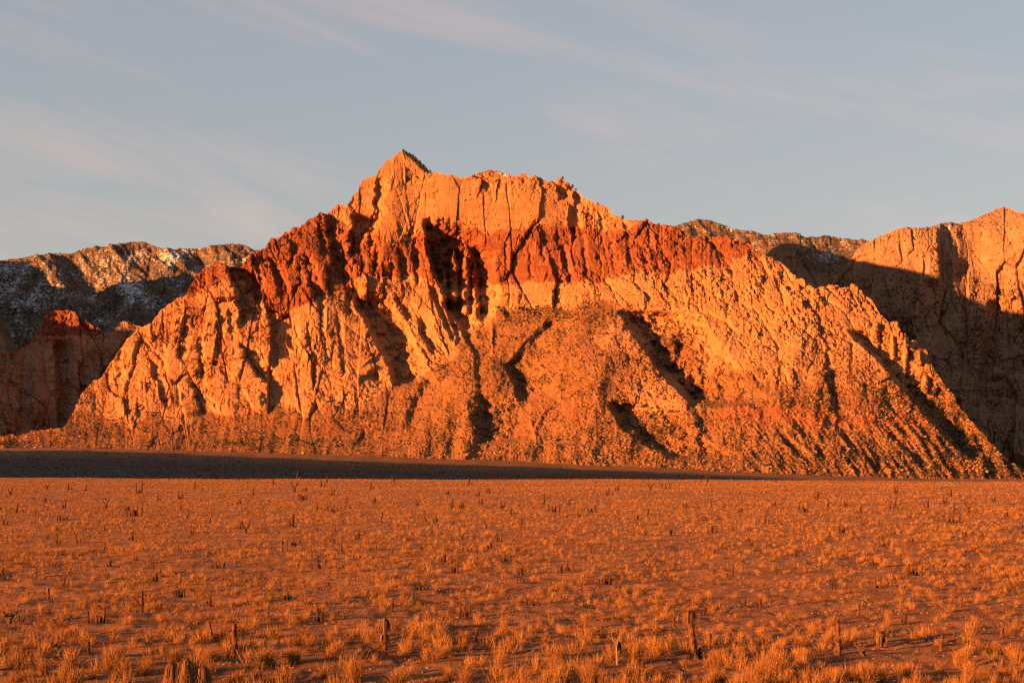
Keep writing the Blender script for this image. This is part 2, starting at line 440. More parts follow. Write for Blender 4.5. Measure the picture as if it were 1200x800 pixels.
# px, py, slope deg, columns, domes, talus, diagonal fins
CTRL = [
 (-40,520,12,0,.1,1,0),(40,515,12,0,.1,1,0),(120,512,14,0,.1,1,0),(250,512,17,0,.1,1,0),(330,512,17,0,.1,1,0),(400,505,20,0,.1,1,0),
 (60,540,8,0,0,1,0),(250,540,8,0,0,1,0),(450,545,9,0,0,1,0),(650,555,10,0,0,1,0),(850,560,12,0,0,1,0),(1050,565,16,0,0,1,0),
 (100,496,24,0,.2,1,0),(180,494,24,0,.2,1,0),(250,493,25,0,.2,1,0),(330,491,25,.1,.2,1,0),(385,486,26,.1,.2,1,0),(130,502,18,0,.1,1,0),(300,500,20,0,.1,1,0),
 (110,470,58,.7,.3,.1,0),(150,440,58,.9,.3,0,0),(160,400,52,.7,.6,0,0),(150,480,50,.8,.3,.1,0),(200,470,58,1,.2,0,0),(210,420,66,1,.1,0,0),(200,375,60,.9,.3,0,0),
 (260,470,60,1,.2,0,0),(260,420,62,1,.2,0,0),(250,370,72,1,.1,0,0),(250,325,50,.5,.8,0,0),(300,460,56,1,.2,0,0),(310,410,58,.9,.3,0,0),(310,350,66,1,.1,0,0),(310,305,52,.6,.6,0,0),
 (360,465,50,.9,.3,.1,0),(360,410,56,1,.2,0,.2),(360,350,64,1,.1,0,0),(360,300,60,1,.2,0,0),(370,265,52,.6,.6,0,0),
 (410,460,46,.9,.2,.2,.3),(410,400,56,1,.1,0,.4),(410,340,62,1,.1,0,0),(415,290,66,1,.1,0,0),(430,235,70,.45,.2,0,0),
 (450,430,50,1,0,.1,1),(470,390,54,1,0,.05,1),(500,410,46,.9,0,.3,1),(520,380,56,1,0,.05,.8),(460,345,62,1,0,0,.3),
 (470,300,68,1,.1,0,0),(480,250,74,.4,.1,0,0),(470,205,60,.35,.2,0,0),(540,330,70,1,0,0,.2),(530,290,70,1,0,0,0),(520,235,76,.45,0,0,0),
 (590,345,66,.8,0,.1,0),(600,305,74,.55,.1,0,0),(600,240,74,.4,.1,0,0),(600,215,58,.5,.4,0,0),(650,345,70,.6,0,0,0),(650,300,76,.5,.1,0,0),(655,250,72,.6,.1,0,0),(660,222,55,.6,.4,0,0),
 (700,335,58,.4,.7,.1,0),(700,300,68,.6,.5,0,0),(700,265,66,.9,.2,0,0),(750,325,46,.1,1,.1,0),(750,285,60,.5,.8,0,0),(800,315,44,.1,1,.1,0),(800,285,52,.3,1,0,0),(855,290,46,.2,1,0,0),
 (430,480,26,.2,.1,.9,.2),(470,460,30,.1,.2,1,.3),(520,440,33,0,.3,1,.2),(560,405,34,0,.3,1,.1),(600,378,34,0,.3,1,0),(650,372,30,0,.3,1,0),(700,362,32,0,.5,.9,0),
 (480,510,20,0,.2,1,0),(550,500,24,0,.3,1,0),(600,440,30,0,.4,1,0),(650,480,26,0,.4,1,0),(660,420,30,0,.4,1,0),(700,500,24,0,.4,1,0),(720,440,33,0,.6,.8,0),(735,390,36,0,.8,.5,0),
 (790,410,36,0,.6,.8,0),(770,465,34,.1,.8,.6,0),(780,510,27,0,.6,.8,0),(800,370,36,0,1,.3,0),(850,340,38,0,1,.15,0),(850,400,35,0,.9,.4,0),(850,460,33,0,.6,.8,0),(860,520,26,0,.3,1,0),
 (900,320,32,0,1,.15,0),(920,370,34,0,1,.2,0),(930,430,34,0,.8,.5,0),(930,480,33,0,.3,1,0),(950,530,26,0,.2,1,0),(970,345,30,0,1,.2,0),(1000,390,34,0,1,.3,0),(1010,440,34,0,.7,.7,0),(1020,490,32,0,.3,1,0),(1040,530,27,0,.2,1,0),
 (1040,390,42,.3,1,.1,0),(1070,425,40,.4,.9,.3,0),(1090,470,34,0,.6,.8,0),(1120,520,28,0,.3,1,0),(1170,550,24,0,.3,1,0)]

# control maps on a coarse lattice of the mountain face, 3 photo pixels apart
GX = np.arange(-100, 1291, 3.0); GY = np.arange(600, 159, -3.0)
_gx, _gy = np.meshgrid(GX, GY)
G_SLOPE = idw(CTRL, _gx, _gy, 20)[0]
G_REST = idw(CTRL, _gx, _gy, 13)[1:]
def gsample(g, px, py): return bilin(g, (px-GX[0])/3.0, (GY[0]-py)/3.0)
def depth_lattice():
    lw = sstep(505, 540, _gy)
    sl = blur1(G_SLOPE, 14, 1)*(1-lw)+lw*(14+8*sstep(400, 900, _gx))
    tan = np.tan(R(1)*np.clip(sl, 6, 80))
    Y = np.zeros_like(sl); Y[0] = poly(YB, GX)
    for k in range(1, len(GY)):
        Yp = Y[k-1]
        Y[k] = Yp+Yp/F*3.0/np.maximum(tan[k]-(HY-GY[k])/F, .05)
    Yl = blur1(Y, 110, 1)                 # broad form
    loc = np.clip(blur1(Y, 6, 1)-blur1(Y, 26, 1), -30, 30)*.4
    return blur1(Yl+loc, 1, 0)
G_Y = depth_lattice()
_cm = {}
def ctrl_maps(px, py):
    k = (px.shape, float(px[0, 0]), float(py[0, 0]))
    if k not in _cm:
        wx = 10*fbm(px/40, py/40, 901, 3)+3*fbm(px/9, py/9, 903, 2); wy = 8*fbm(px/40, py/40, 905, 3)+3*fbm(px/9, py/9, 906, 2)
        _cm[k] = [0*px]+[gsample(g, px+wx, py+wy) for g in G_REST]
    return _cm[k]

def spires(px, py):
    """free-standing lit fins inside the big recess"""
    h = 0
    for cx, y0, y1, w, a in ((532,292,352,6,48),(545,300,362,6,44),(557,306,368,5,34),(520,316,350,5,40)):
        d = np.abs(px-cx-1.0*fbm(px/9, py/14, 77, 2))/(w*np.sqrt(np.clip((py-y0)/16., .02, 1.3)))
        h = h+a*np.clip(1-d*d, 0, 1)**.75*sstep(y0-1, y0+3, py)*sstep(y1+12, y1, py)
    # boulder pinnacles along the right ridge
    for cx, y0, y1, w, a in ((1026,376,404,5,16),(1046,392,416,3.4,20),(1061,397,420,3.4,28),(1078,412,424,3.2,22),(1084,438,456,4.5,18),(1096,447,458,3,14),(1010,395,402,5,10)):
        d = np.abs(px-cx-1.0*fbm(px/6, py/9, 78, 2))/(w*np.sqrt(np.clip((py-y0)/9., .05, 1.2)))
        h = h+a*np.clip(1-d*d, 0, 1)**.75*sstep(y0-1, y0+3, py)*sstep(y1+8, y1, py)
    return h

def alcove(q, px, py):
    """the deep shaded gully below the summit plateau, open towards the foot"""
    lip = np.interp(py, [255, 290, 325, 366, 420], [500, 504, 513, 534, 560])
    wid = np.interp(py, [255, 275, 300, 340, 370, 420], [30, 58, 74, 68, 40, 16])
    dep = np.interp(py+5*fbm(px/8, py/30, 79, 3), [256, 268, 290, 330, 365, 420], [0, 62, 104, 116, 80, 10])
    dx = q-lip
    return dep*np.where(dx < 0, np.clip(1+dx/6, 0, 1), np.clip(1-dx/wid, 0, 1)**.42)

def main_cut(px, py):
    wob = 6*fbm(px/30, py/22, 31, 3)+4.5*fbm(px/9, py/9, 32, 3)
    wob = np.where(np.abs(px-535) < 50, wob*.5, wob)
    dv = .9+.5*fbm(px/15, py/11, 33, 4)
    q = px+wob
    r = lambda *a, **k: ravine(q, py, *a, **k)
    q2 = px+5*fbm(px/34, py/26, 35, 3)+2.6*fbm(px/9, py/8, 36, 3)
    big = lambda *a, **k: ravine(q2, py, *a, **k)
    c = 0
    # deep clefts and gullies
    c = c+r([(270,312),(281,345),(284,378)], 5, 26, 66, power=.3)+r([(290,322),(300,330),(306,345)], 4, 16, 22)
    c = c+r([(211,378),(213,400),(212,420)], 3, 10, 26)+r([(255,365),(258,395),(257,415)], 3, 7, 14)+r([(268,362),(272,395)], 3, 7, 12)
    c = c+r([(282,405),(297,430),(309,450)], 4, 22, 36)+r([(224,446),(231,465),(238,484)], 5, 17, 32)
    c = c+r([(143,408),(140,425),(137,446)], 4, 8, 16)+r([(175,418),(184,445),(190,468)], 4, 9, 18)+r([(160,430),(155,450)], 4, 8, 9)
    c = c+r([(336,390),(346,412)], 3, 12, 20)+r([(331,394),(338,424)], 3, 6, 10)
    c = c+r([(384,252),(389,290),(396,328)], 5, 22, 42)+r([(404,322),(407,335),(409,350)], 5, 14, 30)+r([(352,300),(355,335)], 4, 12, 22)+r([(325,315),(330,345)], 4, 9, 18)
    c = c+r([(447,208),(441,245),(433,285)], 4, 9, 26)+r([(418,252),(412,275),(414,300)], 5, 30, 58, power=.35)
    c = c+alcove(q2, px, py)+r([(485,288),(490,312)], 6, 16, 28)
    c = c+r([(555,290),(560,330),(564,372)], 5, 16, 40)
    c = c+big([(418,348),(436,382),(452,412),(470,448)], 7, 42, 84, power=.35)+r([(449,330),(450,355)], 2, 6, 14)
    c = c+r([(466,350),(474,362),(482,375)], 5, 16, 28)+r([(493,368),(495,390),(508,414)], 5, 15, 30)+r([(504,335),(515,365),(535,402)], 4, 13, 26)+r([(520,352),(530,378),(538,396)], 4, 22, 40)
    c = c+big([(598,425),(609,446),(618,468)], 12, 40, 60, power=.6, fade=26)+big([(562,464),(566,490),(572,516)], 16, 56, 76, power=.5, fade=26)+big([(650,375),(625,400),(600,428)], 10, 50, 26, power=.8)+big([(505,440),(490,470),(480,500)], 8, 34, 22, power=.8)
    c = c+big([(736,366),(757,396),(780,432),(818,470)], 13, 84, 112, power=.6)+big([(800,450),(822,490),(828,540)], 8, 40, 30, power=.8)+big([(722,472),(742,500),(772,526),(795,534)], 15, 72, 82, power=.6)
    c = c+big([(1000,388),(1020,408),(1050,442),(1085,482),(1135,535)], 8, 44, 70, power=.45)
    c = c+r([(1040,470),(1055,490)], 4, 16, 14)
    c = c+r([(657,285),(662,305),(668,330)], 4, 9, 22)+r([(669,240),(670,262),(676,285)], 4, 13, 26)+r([(702,246),(704,290)], 2, 6, 9)+r([(700,295),(705,312)], 3, 7, 12)
    c = c+r([(612,277),(614,290)], 2, 5, 10)+r([(634,280),(636,305)], 2, 5, 10)+r([(652,214),(656,232)], 3, 14, 26)+r([(668,218),(676,236)], 3, 18, 26)+r([(566,212),(570,222)], 3, 8, 14)
    c = c+r([(968,395),(974,440),(984,495),(1002,535)], 5, 18, 16)+r([(912,428),(914,452)], 3, 9, 12)+r([(640,372),(648,385)], 8, 30, 20)+r([(590,362),(600,376)], 8, 40, 16)
    c = c+r([(908,508),(925,522),(945,540)], 4, 15, 11)+r([(935,500),(948,520),(962,545)], 4, 15, 11)+r([(1000,500),(1020,525),(1040,545)], 4, 16, 12)+r([(1040,505),(1062,528),(1085,550)], 4, 16, 12)
    c = c+r([(395,488),(400,505)], 6, 30, 12)+r([(430,500),(420,520)], 6, 40, 18)+r([(520,425),(530,440)], 5, 12, 10)
    c = c*dv-spires(px, py)
    for k, (x0, y0, x1, y1, w_, d_) in enumerate(((316,300,326,338,11,26),(345,284,339,316,7,18),(356,302,368,352,13,30),(374,264,377,298,8,20),(382,312,386,344,6,20),(334,330,338,352,5,16),(300,306,304,340,6,14),(425,296,422,326,6,16),(441,286,438,318,8,22),(456,304,460,332,5,16),(466,290,472,328,9,26),(486,300,488,332,5,18),(401,285,404,318,6,18),
        (592,285,594,318,4,9),(620,290,622,325,4,9),(682,275,686,318,5,14),(716,285,719,316,5,12),(735,272,737,312,6,14),(760,270,764,308,5,12),(238,320,240,340,5,12),(318,365,321,430,6,16),(345,372,350,425,5,12),(375,350,378,410,6,16),(232,395,236,440,6,16),(190,400,195,440,5,12),(395,370,402,440,6,16))):
        c = c+ravine(px+3*fbm(px/16, py/10, 300+k, 2), py, [(x0, y0), (x1, y1)], 2.5, w_, d_)*(.7+.6*fbm(px/9, py/12, 340+k, 2))
    # buttresses that stand forward
    c = c-smooth_bump(px, py, 505, 300, 16, 40, 26)-smooth_bump(px, py, 245, 345, 24, 50, 30)-smooth_bump(px, py, 690, 430, 48, 85, 85)-smooth_bump(px, py, 545, 440, 40, 50, 45)
    c = c-smooth_bump(px, py, 165, 440, 35, 55, 25)-smooth_bump(px, py, 405, 420, 40, 60, 30)-smooth_bump(px, py, 940, 430, 120, 100, 30)
    c = c-smooth_bump(px, py, 560, 450, 35, 50, 22)-smooth_bump(px, py, 460, 240, 22, 60, 25)
    return c

RED_LO = [(60,350),(200,352),(235,340),(262,332),(285,335),(300,352),(330,372),(350,362),(390,346),(420,326),(480,323),(520,331),(560,332),(600,331),(660,330),(700,327),(760,321),(800,318),(850,309),(880,303),(900,299),(1300,280)]
RED_HI = [(0,0),(372,0),(384,262),(400,262),(420,283),(440,276),(460,286),(490,276),(505,262),(540,262),(570,277),(600,271),(620,265),(660,258),(700,271),(730,275),(745,266),(765,262),(780,262),(800,0),(1300,0)]

def main_relief(px, py):
    s = (px-600)*2.4; t = (HY-py)*2.4
    sl, C, B, T, D = ctrl_maps(px, py)
    a = R(36)
    s2 = s*math.cos(a)+t*math.sin(a); t2 = -s*math.sin(a)+t*math.cos(a)
    hv = relief_columns(s, t, 100); hd = relief_columns(s2, t2, 140, .8)
    D = np.clip(D, 0, 1)
    C = C*(1-.6*np.exp(-((px-538)/26.)**2-((py-318)/42.)**2))
    h = C*(hv*(1-D)+hd*D)+B*(1-.65*np.clip(T, 0, 1))*relief_domes(s, t, 200)*1.15+np.clip(T, 0, 1)*relief_talus(s, t, 250)*(1-.55*np.clip(C, 0, 1))*(1-.6*sstep(500, 440, px)*sstep(470, 490, py))
    # eroded ribs running down to the right at the lower right foot
    rib = ridged((s*.80+t*.60)/46, (t*.8-s*.6)/260, 260, 3)
    h = h+13*(rib-.55)*sstep(470, 515, py)*sstep(840, 920, px)*sstep(600, 540, py)
    spur = ridged((s*.96-t*.30+25*fbm(s/120, t/160, 273, 3))/150, t/620, 270, 3)
    h = h+15*(spur-.55)*sstep(440, 520, px)*sstep(1010, 940, px)*sstep(350, 410, py)*sstep(556, 520, py)
    gul = ridged((s*.98-t*.15+12*fbm(s/50, t/90, 276, 3))/52, t/330, 275, 3)
    h = h+3.5*(gul-.55)*sstep(.3, .8, T)*sstep(360, 420, py)
    return h

def main_attr(px, py):
    sl, C, B, T, D = ctrl_maps(px, py)
    w = 5*fbm(px/26, py/18, 55, 4)+4*fbm(px/6, py/60, 56, 3)
    w = w+6*(worley(px/13., py/60., 57, block=True)[2]-.5)
    lo = poly(RED_LO, px); hi = poly(RED_HI, px)
    red = sstep(5, -4, py+w-lo)*sstep(-7, 7, py+w-hi)*sstep(195, 225, px)
    red = red*sstep(905, 880, px+w)
    red = np.maximum(red, .8*np.exp(-((px-235)/7)**2-((py-372)/16)**2))
    soil = np.clip(T*1.15-.9*C-.35*B, 0, 1)
    # red clay bands low on the slopes
    n = fbm(px/30, py/10, 61, 4)
    rs = .95*np.exp(-((py-488-3*np.sin(px/50.)+6*n)/11.)**2)*sstep(820, 860, px)*sstep(1130, 1060, px)
    rs = np.maximum(rs, .8*np.exp(-((py-507+4*n)/4.)**2)*sstep(60, 110, px)*sstep(290, 220, px)*.8)
    rs = np.maximum(rs, .4*np.exp(-((py-496+6*n)/10.)**2)*sstep(80, 110, px)*sstep(520, 420, px))
    rs = np.maximum(rs, .75*np.exp(-((px-655)/30.)**2-((py-481+8*n)/7.)**2))
    rs = np.maximum(rs, .6*np.exp(-((px-600)/16.)**2-((py-505+8*n)/9.)**2))
    rs = np.maximum(rs, .7*sstep(90, 50, px)*sstep(520, 512, py))
    soil = np.maximum(soil, sstep(.25, .55, rs))
    var = .35*sstep(.1, .5, fbm(px/30, py/60, 63, 3))*sstep(.3, .8, C)
    return {'red': red, 'soil': soil, 'redsoil': np.clip(rs, 0, 1), 'snow': zeros(px), 'varnish': np.clip(var, 0, 1)}

main, MP, MN, MPX, MPY, MA = massif('mountain', -80, 1260, 1760, 620, lambda x: poly(TOP, x), lambda x: poly(BASE, x),
    lambda x: poly(YB, x), None, main_cut, main_relief, main_attr, MAT_ROCK, jag=3.0, back=(1500, 900), seed=400, rise=1.0, hold=.5, depth=lambda px, py: gsample(G_Y, px, py))
tag(main, 'big sunlit red and tan sandstone mountain with a pointed summit', 'mountain', kind='structure')

# ------------------------------------------------------------------ pale dome behind the summit
def const(v): return lambda px, py: np.full(px.shape, float(v))
def dome_attr(px, py):
    n = fbm(px/10, py/4, 71, 3)
    sn = np.exp(-((px-590)/9.)**2-((py-205.5-(px-590)*.28)/2.2)**2)
    return {'red': zeros(px), 'soil': zeros(px), 'redsoil': zeros(px), 'snow': .15+.75*sn, 'varnish': zeros(px)}
dome, *_ = massif('pale_dome', 535, 640, 160, 60,
    lambda x: poly([(535,222),(545,212),(555,205),(565,202),(573,199.5),(580,200),(590,203),(600,206),(612,211),(640,226)], x), lambda x: poly([(0,240),(1200,240)], x),
    lambda x: 0*x+5350, const(32), lambda px, py: zeros(px), lambda px, py: .5*relief_domes((px-600)*3.2, (HY-py)*3.2, 520), dome_attr, MAT_ROCK, jag=.5, back=(500, 400), seed=500)
tag(dome, 'pale rounded sandstone dome with a snow streak behind the summit plateau', 'mountain', kind='structure')

# ------------------------------------------------------------------ left far ridge with snow
def lr_attr(px, py):
    n = fbm(px/26+py/40, py/20, 81, 4)
    sn = .42+.40*n
    sn = sn+.26*np.exp(-((px-158)/34.)**2-((py-345-(px-158)*.55)/14.)**2)+.2*np.exp(-((px-200)/30.)**2-((py-300)/12.)**2)
    sn = sn+.22*np.exp(-((px-15)/50.)**2-((py-335)/30.)**2)+.05*np.exp(-((px-150)/50.)**2-((py-300)/8.)**2)
    return {'red': zeros(px), 'soil': np.clip(.45+.8*fbm(px/20, py/14, 85, 4), 0, 1), 'redsoil': zeros(px), 'snow': sn, 'varnish': zeros(px)}
def lr_rel(px, py):
    s = (px-600)*3.9; t = (HY-py)*3.9
    g = ridged((s+.9*t)/330, (t-.4*s)/900, 601, 4)
    return 75*(g-.5)+.7*relief_columns(s, t, 610)*sstep(.1, .45, fbm(px/40, py/26, 605, 3))+14*fbm(s/40, t/40, 612, 5)
lr, LP, LN, LPX, LPY, LA = massif('far_ridge', -220, 330, 560, 240,
    lambda x: poly([(-220,318),(-80,309),(0,305),(35,301),(65,296),(80,297),(100,292),(120,291),(140,287),(155,284),(165,283),(175,286),(187,292),(200,294),(215,291),(235,291),(255,290),(270,288),(285,289),(300,293),(330,300)], x),
    lambda x: 0*x+470, lambda x: 0*x+6600, const(33), lambda px, py: zeros(px), lr_rel, lr_attr, MAT_RIDGE, jag=.9, back=(1800, 900), seed=600)
tag(lr, 'far dark ridge dusted with snow, its crest catching the sun', 'mountain', kind='structure')

# ------------------------------------------------------------------ dark buttress at the left
def lb_attr(px, py):
    red = sstep(402, 384, py+4*fbm(px/8, py/8, 91, 3))*np.exp(-((px-88)/42.)**2)
    return {'red': np.clip(red*1.3, 0, 1), 'soil': np.clip(.3*sstep(470, 500, py)+.3*fbm(px/14, py/14, 92, 3), 0, 1), 'redsoil': zeros(px), 'snow': zeros(px)-.3, 'varnish': .5*sstep(-.1, .5, fbm(px/14, py/30, 93, 3))}
def lb_cut(px, py):
    q = px+3*fbm(px/12, py/14, 95, 3)
    c = ravine(q, py, [(66,400),(70,440),(72,500)], 6, 26, 70)+ravine(q, py, [(95,425),(97,470),(99,505)], 5, 12, 40)+ravine(q, py, [(30,400),(26,450),(24,505)], 8, 14, 40)
    return c-smooth_bump(px, py, 88, 430, 6, 40, 30)-smooth_bump(px, py, 40, 450, 22, 40, 35)
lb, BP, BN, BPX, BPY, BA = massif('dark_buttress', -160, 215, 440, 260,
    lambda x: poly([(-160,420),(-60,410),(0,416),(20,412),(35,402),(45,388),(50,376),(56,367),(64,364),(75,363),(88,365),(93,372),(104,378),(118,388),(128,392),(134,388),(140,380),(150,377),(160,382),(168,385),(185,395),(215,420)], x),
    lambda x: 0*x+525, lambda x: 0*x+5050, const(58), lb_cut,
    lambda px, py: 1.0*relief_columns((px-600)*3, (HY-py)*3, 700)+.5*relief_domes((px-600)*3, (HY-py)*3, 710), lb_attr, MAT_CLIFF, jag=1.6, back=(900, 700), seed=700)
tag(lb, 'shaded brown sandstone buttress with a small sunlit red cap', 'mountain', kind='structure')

# ------------------------------------------------------------------ right background: far snowy ridge, pale cliff, big cliff wall
rr_top = [(740,275),(790,267),(805,261),(818,258),(830,259),(845,264),(862,270),(880,273),(900,277),(912,274),(930,276),(945,279),(960,278),(972,276),(985,279),(1005,282),(1025,284),(1080,290)]
rr, RP, RN, RPX, RPY, RA = massif('far_ridge', 740, 1080, 420, 120, lambda x: poly(rr_top, x), lambda x: 0*x+350, lambda x: 0*x+8200, const(30), lambda px, py: zeros(px),
    lambda px, py: 55*(ridged((px-600)*5/360+(HY-py)*5/600, (HY-py)*5/700, 801, 4)-.5)+6*fbm((px-600)*5/40, (HY-py)*5/40, 802, 4),
    lambda px, py: {'red': .15+zeros(px), 'soil': np.clip(.5+.8*fbm(px/16, py/8, 803, 3), 0, 1), 'redsoil': .3+zeros(px), 'snow': .45+.34*fbm(px/12, py/7, 804, 4), 'varnish': zeros(px)},
    MAT_RIDGE, jag=.8, back=(1500, 900), seed=800)
tag(rr, 'farthest brown ridge speckled with snow, seen over the right shoulder', 'mountain', kind='structure')

def pc_attr(px, py):
    sn = .10+.50*np.exp(-((px-965)/32.)**2-((py-300-(px-965)*.1)/17.)**2)+.2*fbm(px/9, py/6, 811, 4)
    veg = np.exp(-((px-968)/36.)**2-((py-300)/24.)**2)
    return {'red': zeros(px), 'soil': np.clip(1.2*veg, 0, 1), 'redsoil': zeros(px), 'snow': sn, 'varnish': .3+zeros(px)}
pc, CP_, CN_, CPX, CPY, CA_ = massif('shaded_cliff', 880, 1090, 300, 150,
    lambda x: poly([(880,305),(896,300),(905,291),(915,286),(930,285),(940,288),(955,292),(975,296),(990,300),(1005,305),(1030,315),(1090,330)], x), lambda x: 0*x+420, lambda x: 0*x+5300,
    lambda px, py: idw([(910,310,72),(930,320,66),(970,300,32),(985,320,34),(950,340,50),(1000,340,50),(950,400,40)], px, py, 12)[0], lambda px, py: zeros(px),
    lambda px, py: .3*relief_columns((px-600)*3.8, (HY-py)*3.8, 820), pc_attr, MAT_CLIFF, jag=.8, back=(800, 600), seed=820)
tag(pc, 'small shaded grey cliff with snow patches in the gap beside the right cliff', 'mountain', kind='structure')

rw_top = [(985,322),(1000,300),(1005,292),(1012,287),(1025,280),(1035,276),(1050,270),(1060,267),(1075,268),(1090,266),(1105,262),(1115,261),(1125,263),(1140,258),(1150,254),(1165,247),(1175,243),(1183,244),(1190,248),(1205,251),(1260,262),(1380,290)]
def rw_attr(px, py):
    red = .55*sstep(.0, .5, fbm(px/40, py/14, 831, 3))*sstep(290, 310, py)*sstep(1090, 1140, px)
    ledge = np.exp(-((py-335-10*fbm(px/40, px*0, 835, 2))/7.)**2)*sstep(1090, 1120, px)
    sn = .15+.5*np.exp(-((px-1110)/22.)**2-((py-268)/4.)**2)+.15*ledge+.10*sstep(330, 345, py)*sstep(470, 380, py)
    return {'red': red, 'soil': np.clip(.6*ledge+.5*sstep(.1, .6, fbm(px/18, py/9, 836, 4))*sstep(325, 345, py), 0, 1), 'redsoil': zeros(px), 'snow': sn, 'varnish': .25*sstep(-.2, .4, fbm(px/14, py/60, 833, 3))}
def rw_cut(px, py):
    q = px+3*fbm(px/14, py/18, 838, 3)
    c = ravine(q, py, [(1101,272),(1102,300),(1103,330)], 4, 14, 46)+ravine(q, py, [(1112,272),(1116,300)], 2, 7, 20)+ravine(q, py, [(1054,285),(1056,305)], 2, 6, 10)+ravine(q, py, [(1084,300),(1082,326)], 2, 5, 10)
    c = c+ravine(q, py, [(1090,330),(1100,380),(1110,440)], 10, 30, 60)+ravine(q, py, [(1165,350),(1160,400),(1145,480)], 10, 26, 50)+ravine(q, py, [(1128,400),(1135,450),(1130,500)], 8, 16, 30)
    return c
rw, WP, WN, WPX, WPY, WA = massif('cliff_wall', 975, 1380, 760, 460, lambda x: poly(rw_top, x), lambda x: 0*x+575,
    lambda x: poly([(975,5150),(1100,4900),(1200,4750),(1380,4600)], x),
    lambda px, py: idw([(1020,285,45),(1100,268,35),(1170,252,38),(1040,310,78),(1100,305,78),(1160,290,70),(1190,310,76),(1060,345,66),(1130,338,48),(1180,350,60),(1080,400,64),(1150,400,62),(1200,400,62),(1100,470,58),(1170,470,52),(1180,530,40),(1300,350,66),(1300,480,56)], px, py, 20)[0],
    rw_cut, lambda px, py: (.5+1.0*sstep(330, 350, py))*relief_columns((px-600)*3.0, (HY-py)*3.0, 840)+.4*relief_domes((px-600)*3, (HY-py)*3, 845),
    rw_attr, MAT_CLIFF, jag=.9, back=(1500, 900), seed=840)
tag(rw, 'massive right-hand sandstone cliff, sunlit above and shaded below', 'mountain', kind='structure')

# ------------------------------------------------------------------ unseen mountain added left of the view, crest shaped to cast shade
def hfield(name, cx, cy, wx, wy, n, fn, mat):
    x = np.linspace(cx-wx, cx+wx, n); y = np.linspace(cy-wy, cy+wy, n)
    X, Y = np.meshgrid(x, y)
    Z = fn(X, Y)
    at = {k: np.zeros(X.size) for k in ('red', 'soil', 'redsoil', 'snow', 'varnish')}
    at['soil'] = (sstep(.0, .4, fbm(X/200, Y/200, 3, 3))).ravel()
    return add_obj(name, make_mesh(name, np.stack([X, Y, Z], -1).reshape(-1, 3), grid_faces(n, n), mat, at, smooth=False))
WEST_N0 = lambda s: -150+.22*(s-4700)
WEST_H = crest_profile([(205,388,5200),(150,383,5330),(100,378,5300),(70,375,5330),(290,312,7650),(250,312,7650),(215,314,7650),(185,318,7650),(160,321,7600),(110,330,7600),(60,334,7550),(45,312,7750),(0,298,7800),(-100,288,7800)], WEST_N0, 170, 1500)
def west_fn(x, y):
    n = (x*math.sin(SUN_AZ)+y*math.cos(SUN_AZ)); s = (-x*math.cos(SUN_AZ)+y*math.sin(SUN_AZ))
    n0 = WEST_N0(s)
    s = s+22*fbm(x/160, y/160, 953, 3)
    h = poly(WEST_H, s)
    d = np.abs(n-n0); fl = sstep(20, 260, d)
    er = ridged((s+40*fbm(n/200, s/300, 957, 3))/210, d/900, 955, 4)
    z = h-d*(.95+.25*fbm(x/300, y/300, 951, 4))+fl*(190*(er-.75)+45*fbm(x/90, y/90, 954, 5))+14*fbm(x/80, y/80, 952, 4)-10
    st = 95+20*fbm(x/500, y/500, 956, 2)          # benches of harder rock
    return np.where(z > 0, z+fl*.45*(np.floor(z/st)*st+st*sstep(.55, 1, z/st-np.floor(z/st))-z), z)
west = hfield('shade_mountain', -4300, 5100, 2600, 2700, 480, west_fn, MAT_CLIFF)
tag(west, 'unseen mountain added beyond the left side of the view to cast shade', 'mountain', kind='structure')

# ------------------------------------------------------------------ brush on the slopes (nobody could count it)
def blob_proto(seed):
    import bmesh
    bm = bmesh.new(); bmesh.ops.create_icosphere(bm, subdivisions=1, radius=1)
    v = np.array([q.co[:] for q in bm.verts]); f = np.array([[q.index for q in p.verts] for p in bm.faces]); bm.free()
    r = np.random.default_rng(seed); v = v*(1+r.uniform(-.35, .35, (len(v), 1))); v[:, 2] *= .8
    return v, f
PROTOS = [blob_proto(i) for i in range(4)]
def scatter_blobs(name, P, weights, n, smin, smax, label, cat, mat=None):
    w = weights.ravel(); w = w/w.sum()
    idx = rng.choice(len(w), n, p=w)
    pos = P.reshape(-1, 3)[idx]+rng.normal(0, 1.2, (n, 3))*[1, 1, .2]
    sc = smin+(smax-smin)*rng.random(n)**2
    V = []; Fc = []; T = []; off = 0
    for k in range(4):
        v, f = PROTOS[k]; sel = np.arange(n) % 4 == k; m = sel.sum()
        a = rng.uniform(0, 6.28, m); ca, sa = np.cos(a), np.sin(a)
        vv = v[None]*sc[sel][:, None, None]
        x = vv[..., 0]*ca[:, None]-vv[..., 1]*sa[:, None]; y = vv[..., 0]*sa[:, None]+vv[..., 1]*ca[:, None]
        q = np.stack([x, y, vv[..., 2]], -1)+pos[sel][:, None, :]
        V.append(q.reshape(-1, 3)); Fc.append((f[None]+(off+np.arange(m)*len(v))[:, None, None]).reshape(-1, 3)); off += m*len(v)
        T.append(np.repeat(rng.random(m), len(v)))
    me = make_mesh(name, np.concatenate(V), np.concatenate(Fc), mat or MAT_SHRUB, {'tint': np.concatenate(T)}, smooth=False)
    o = add_obj(name, me); tag(o, label, cat, kind='stuff'); return o

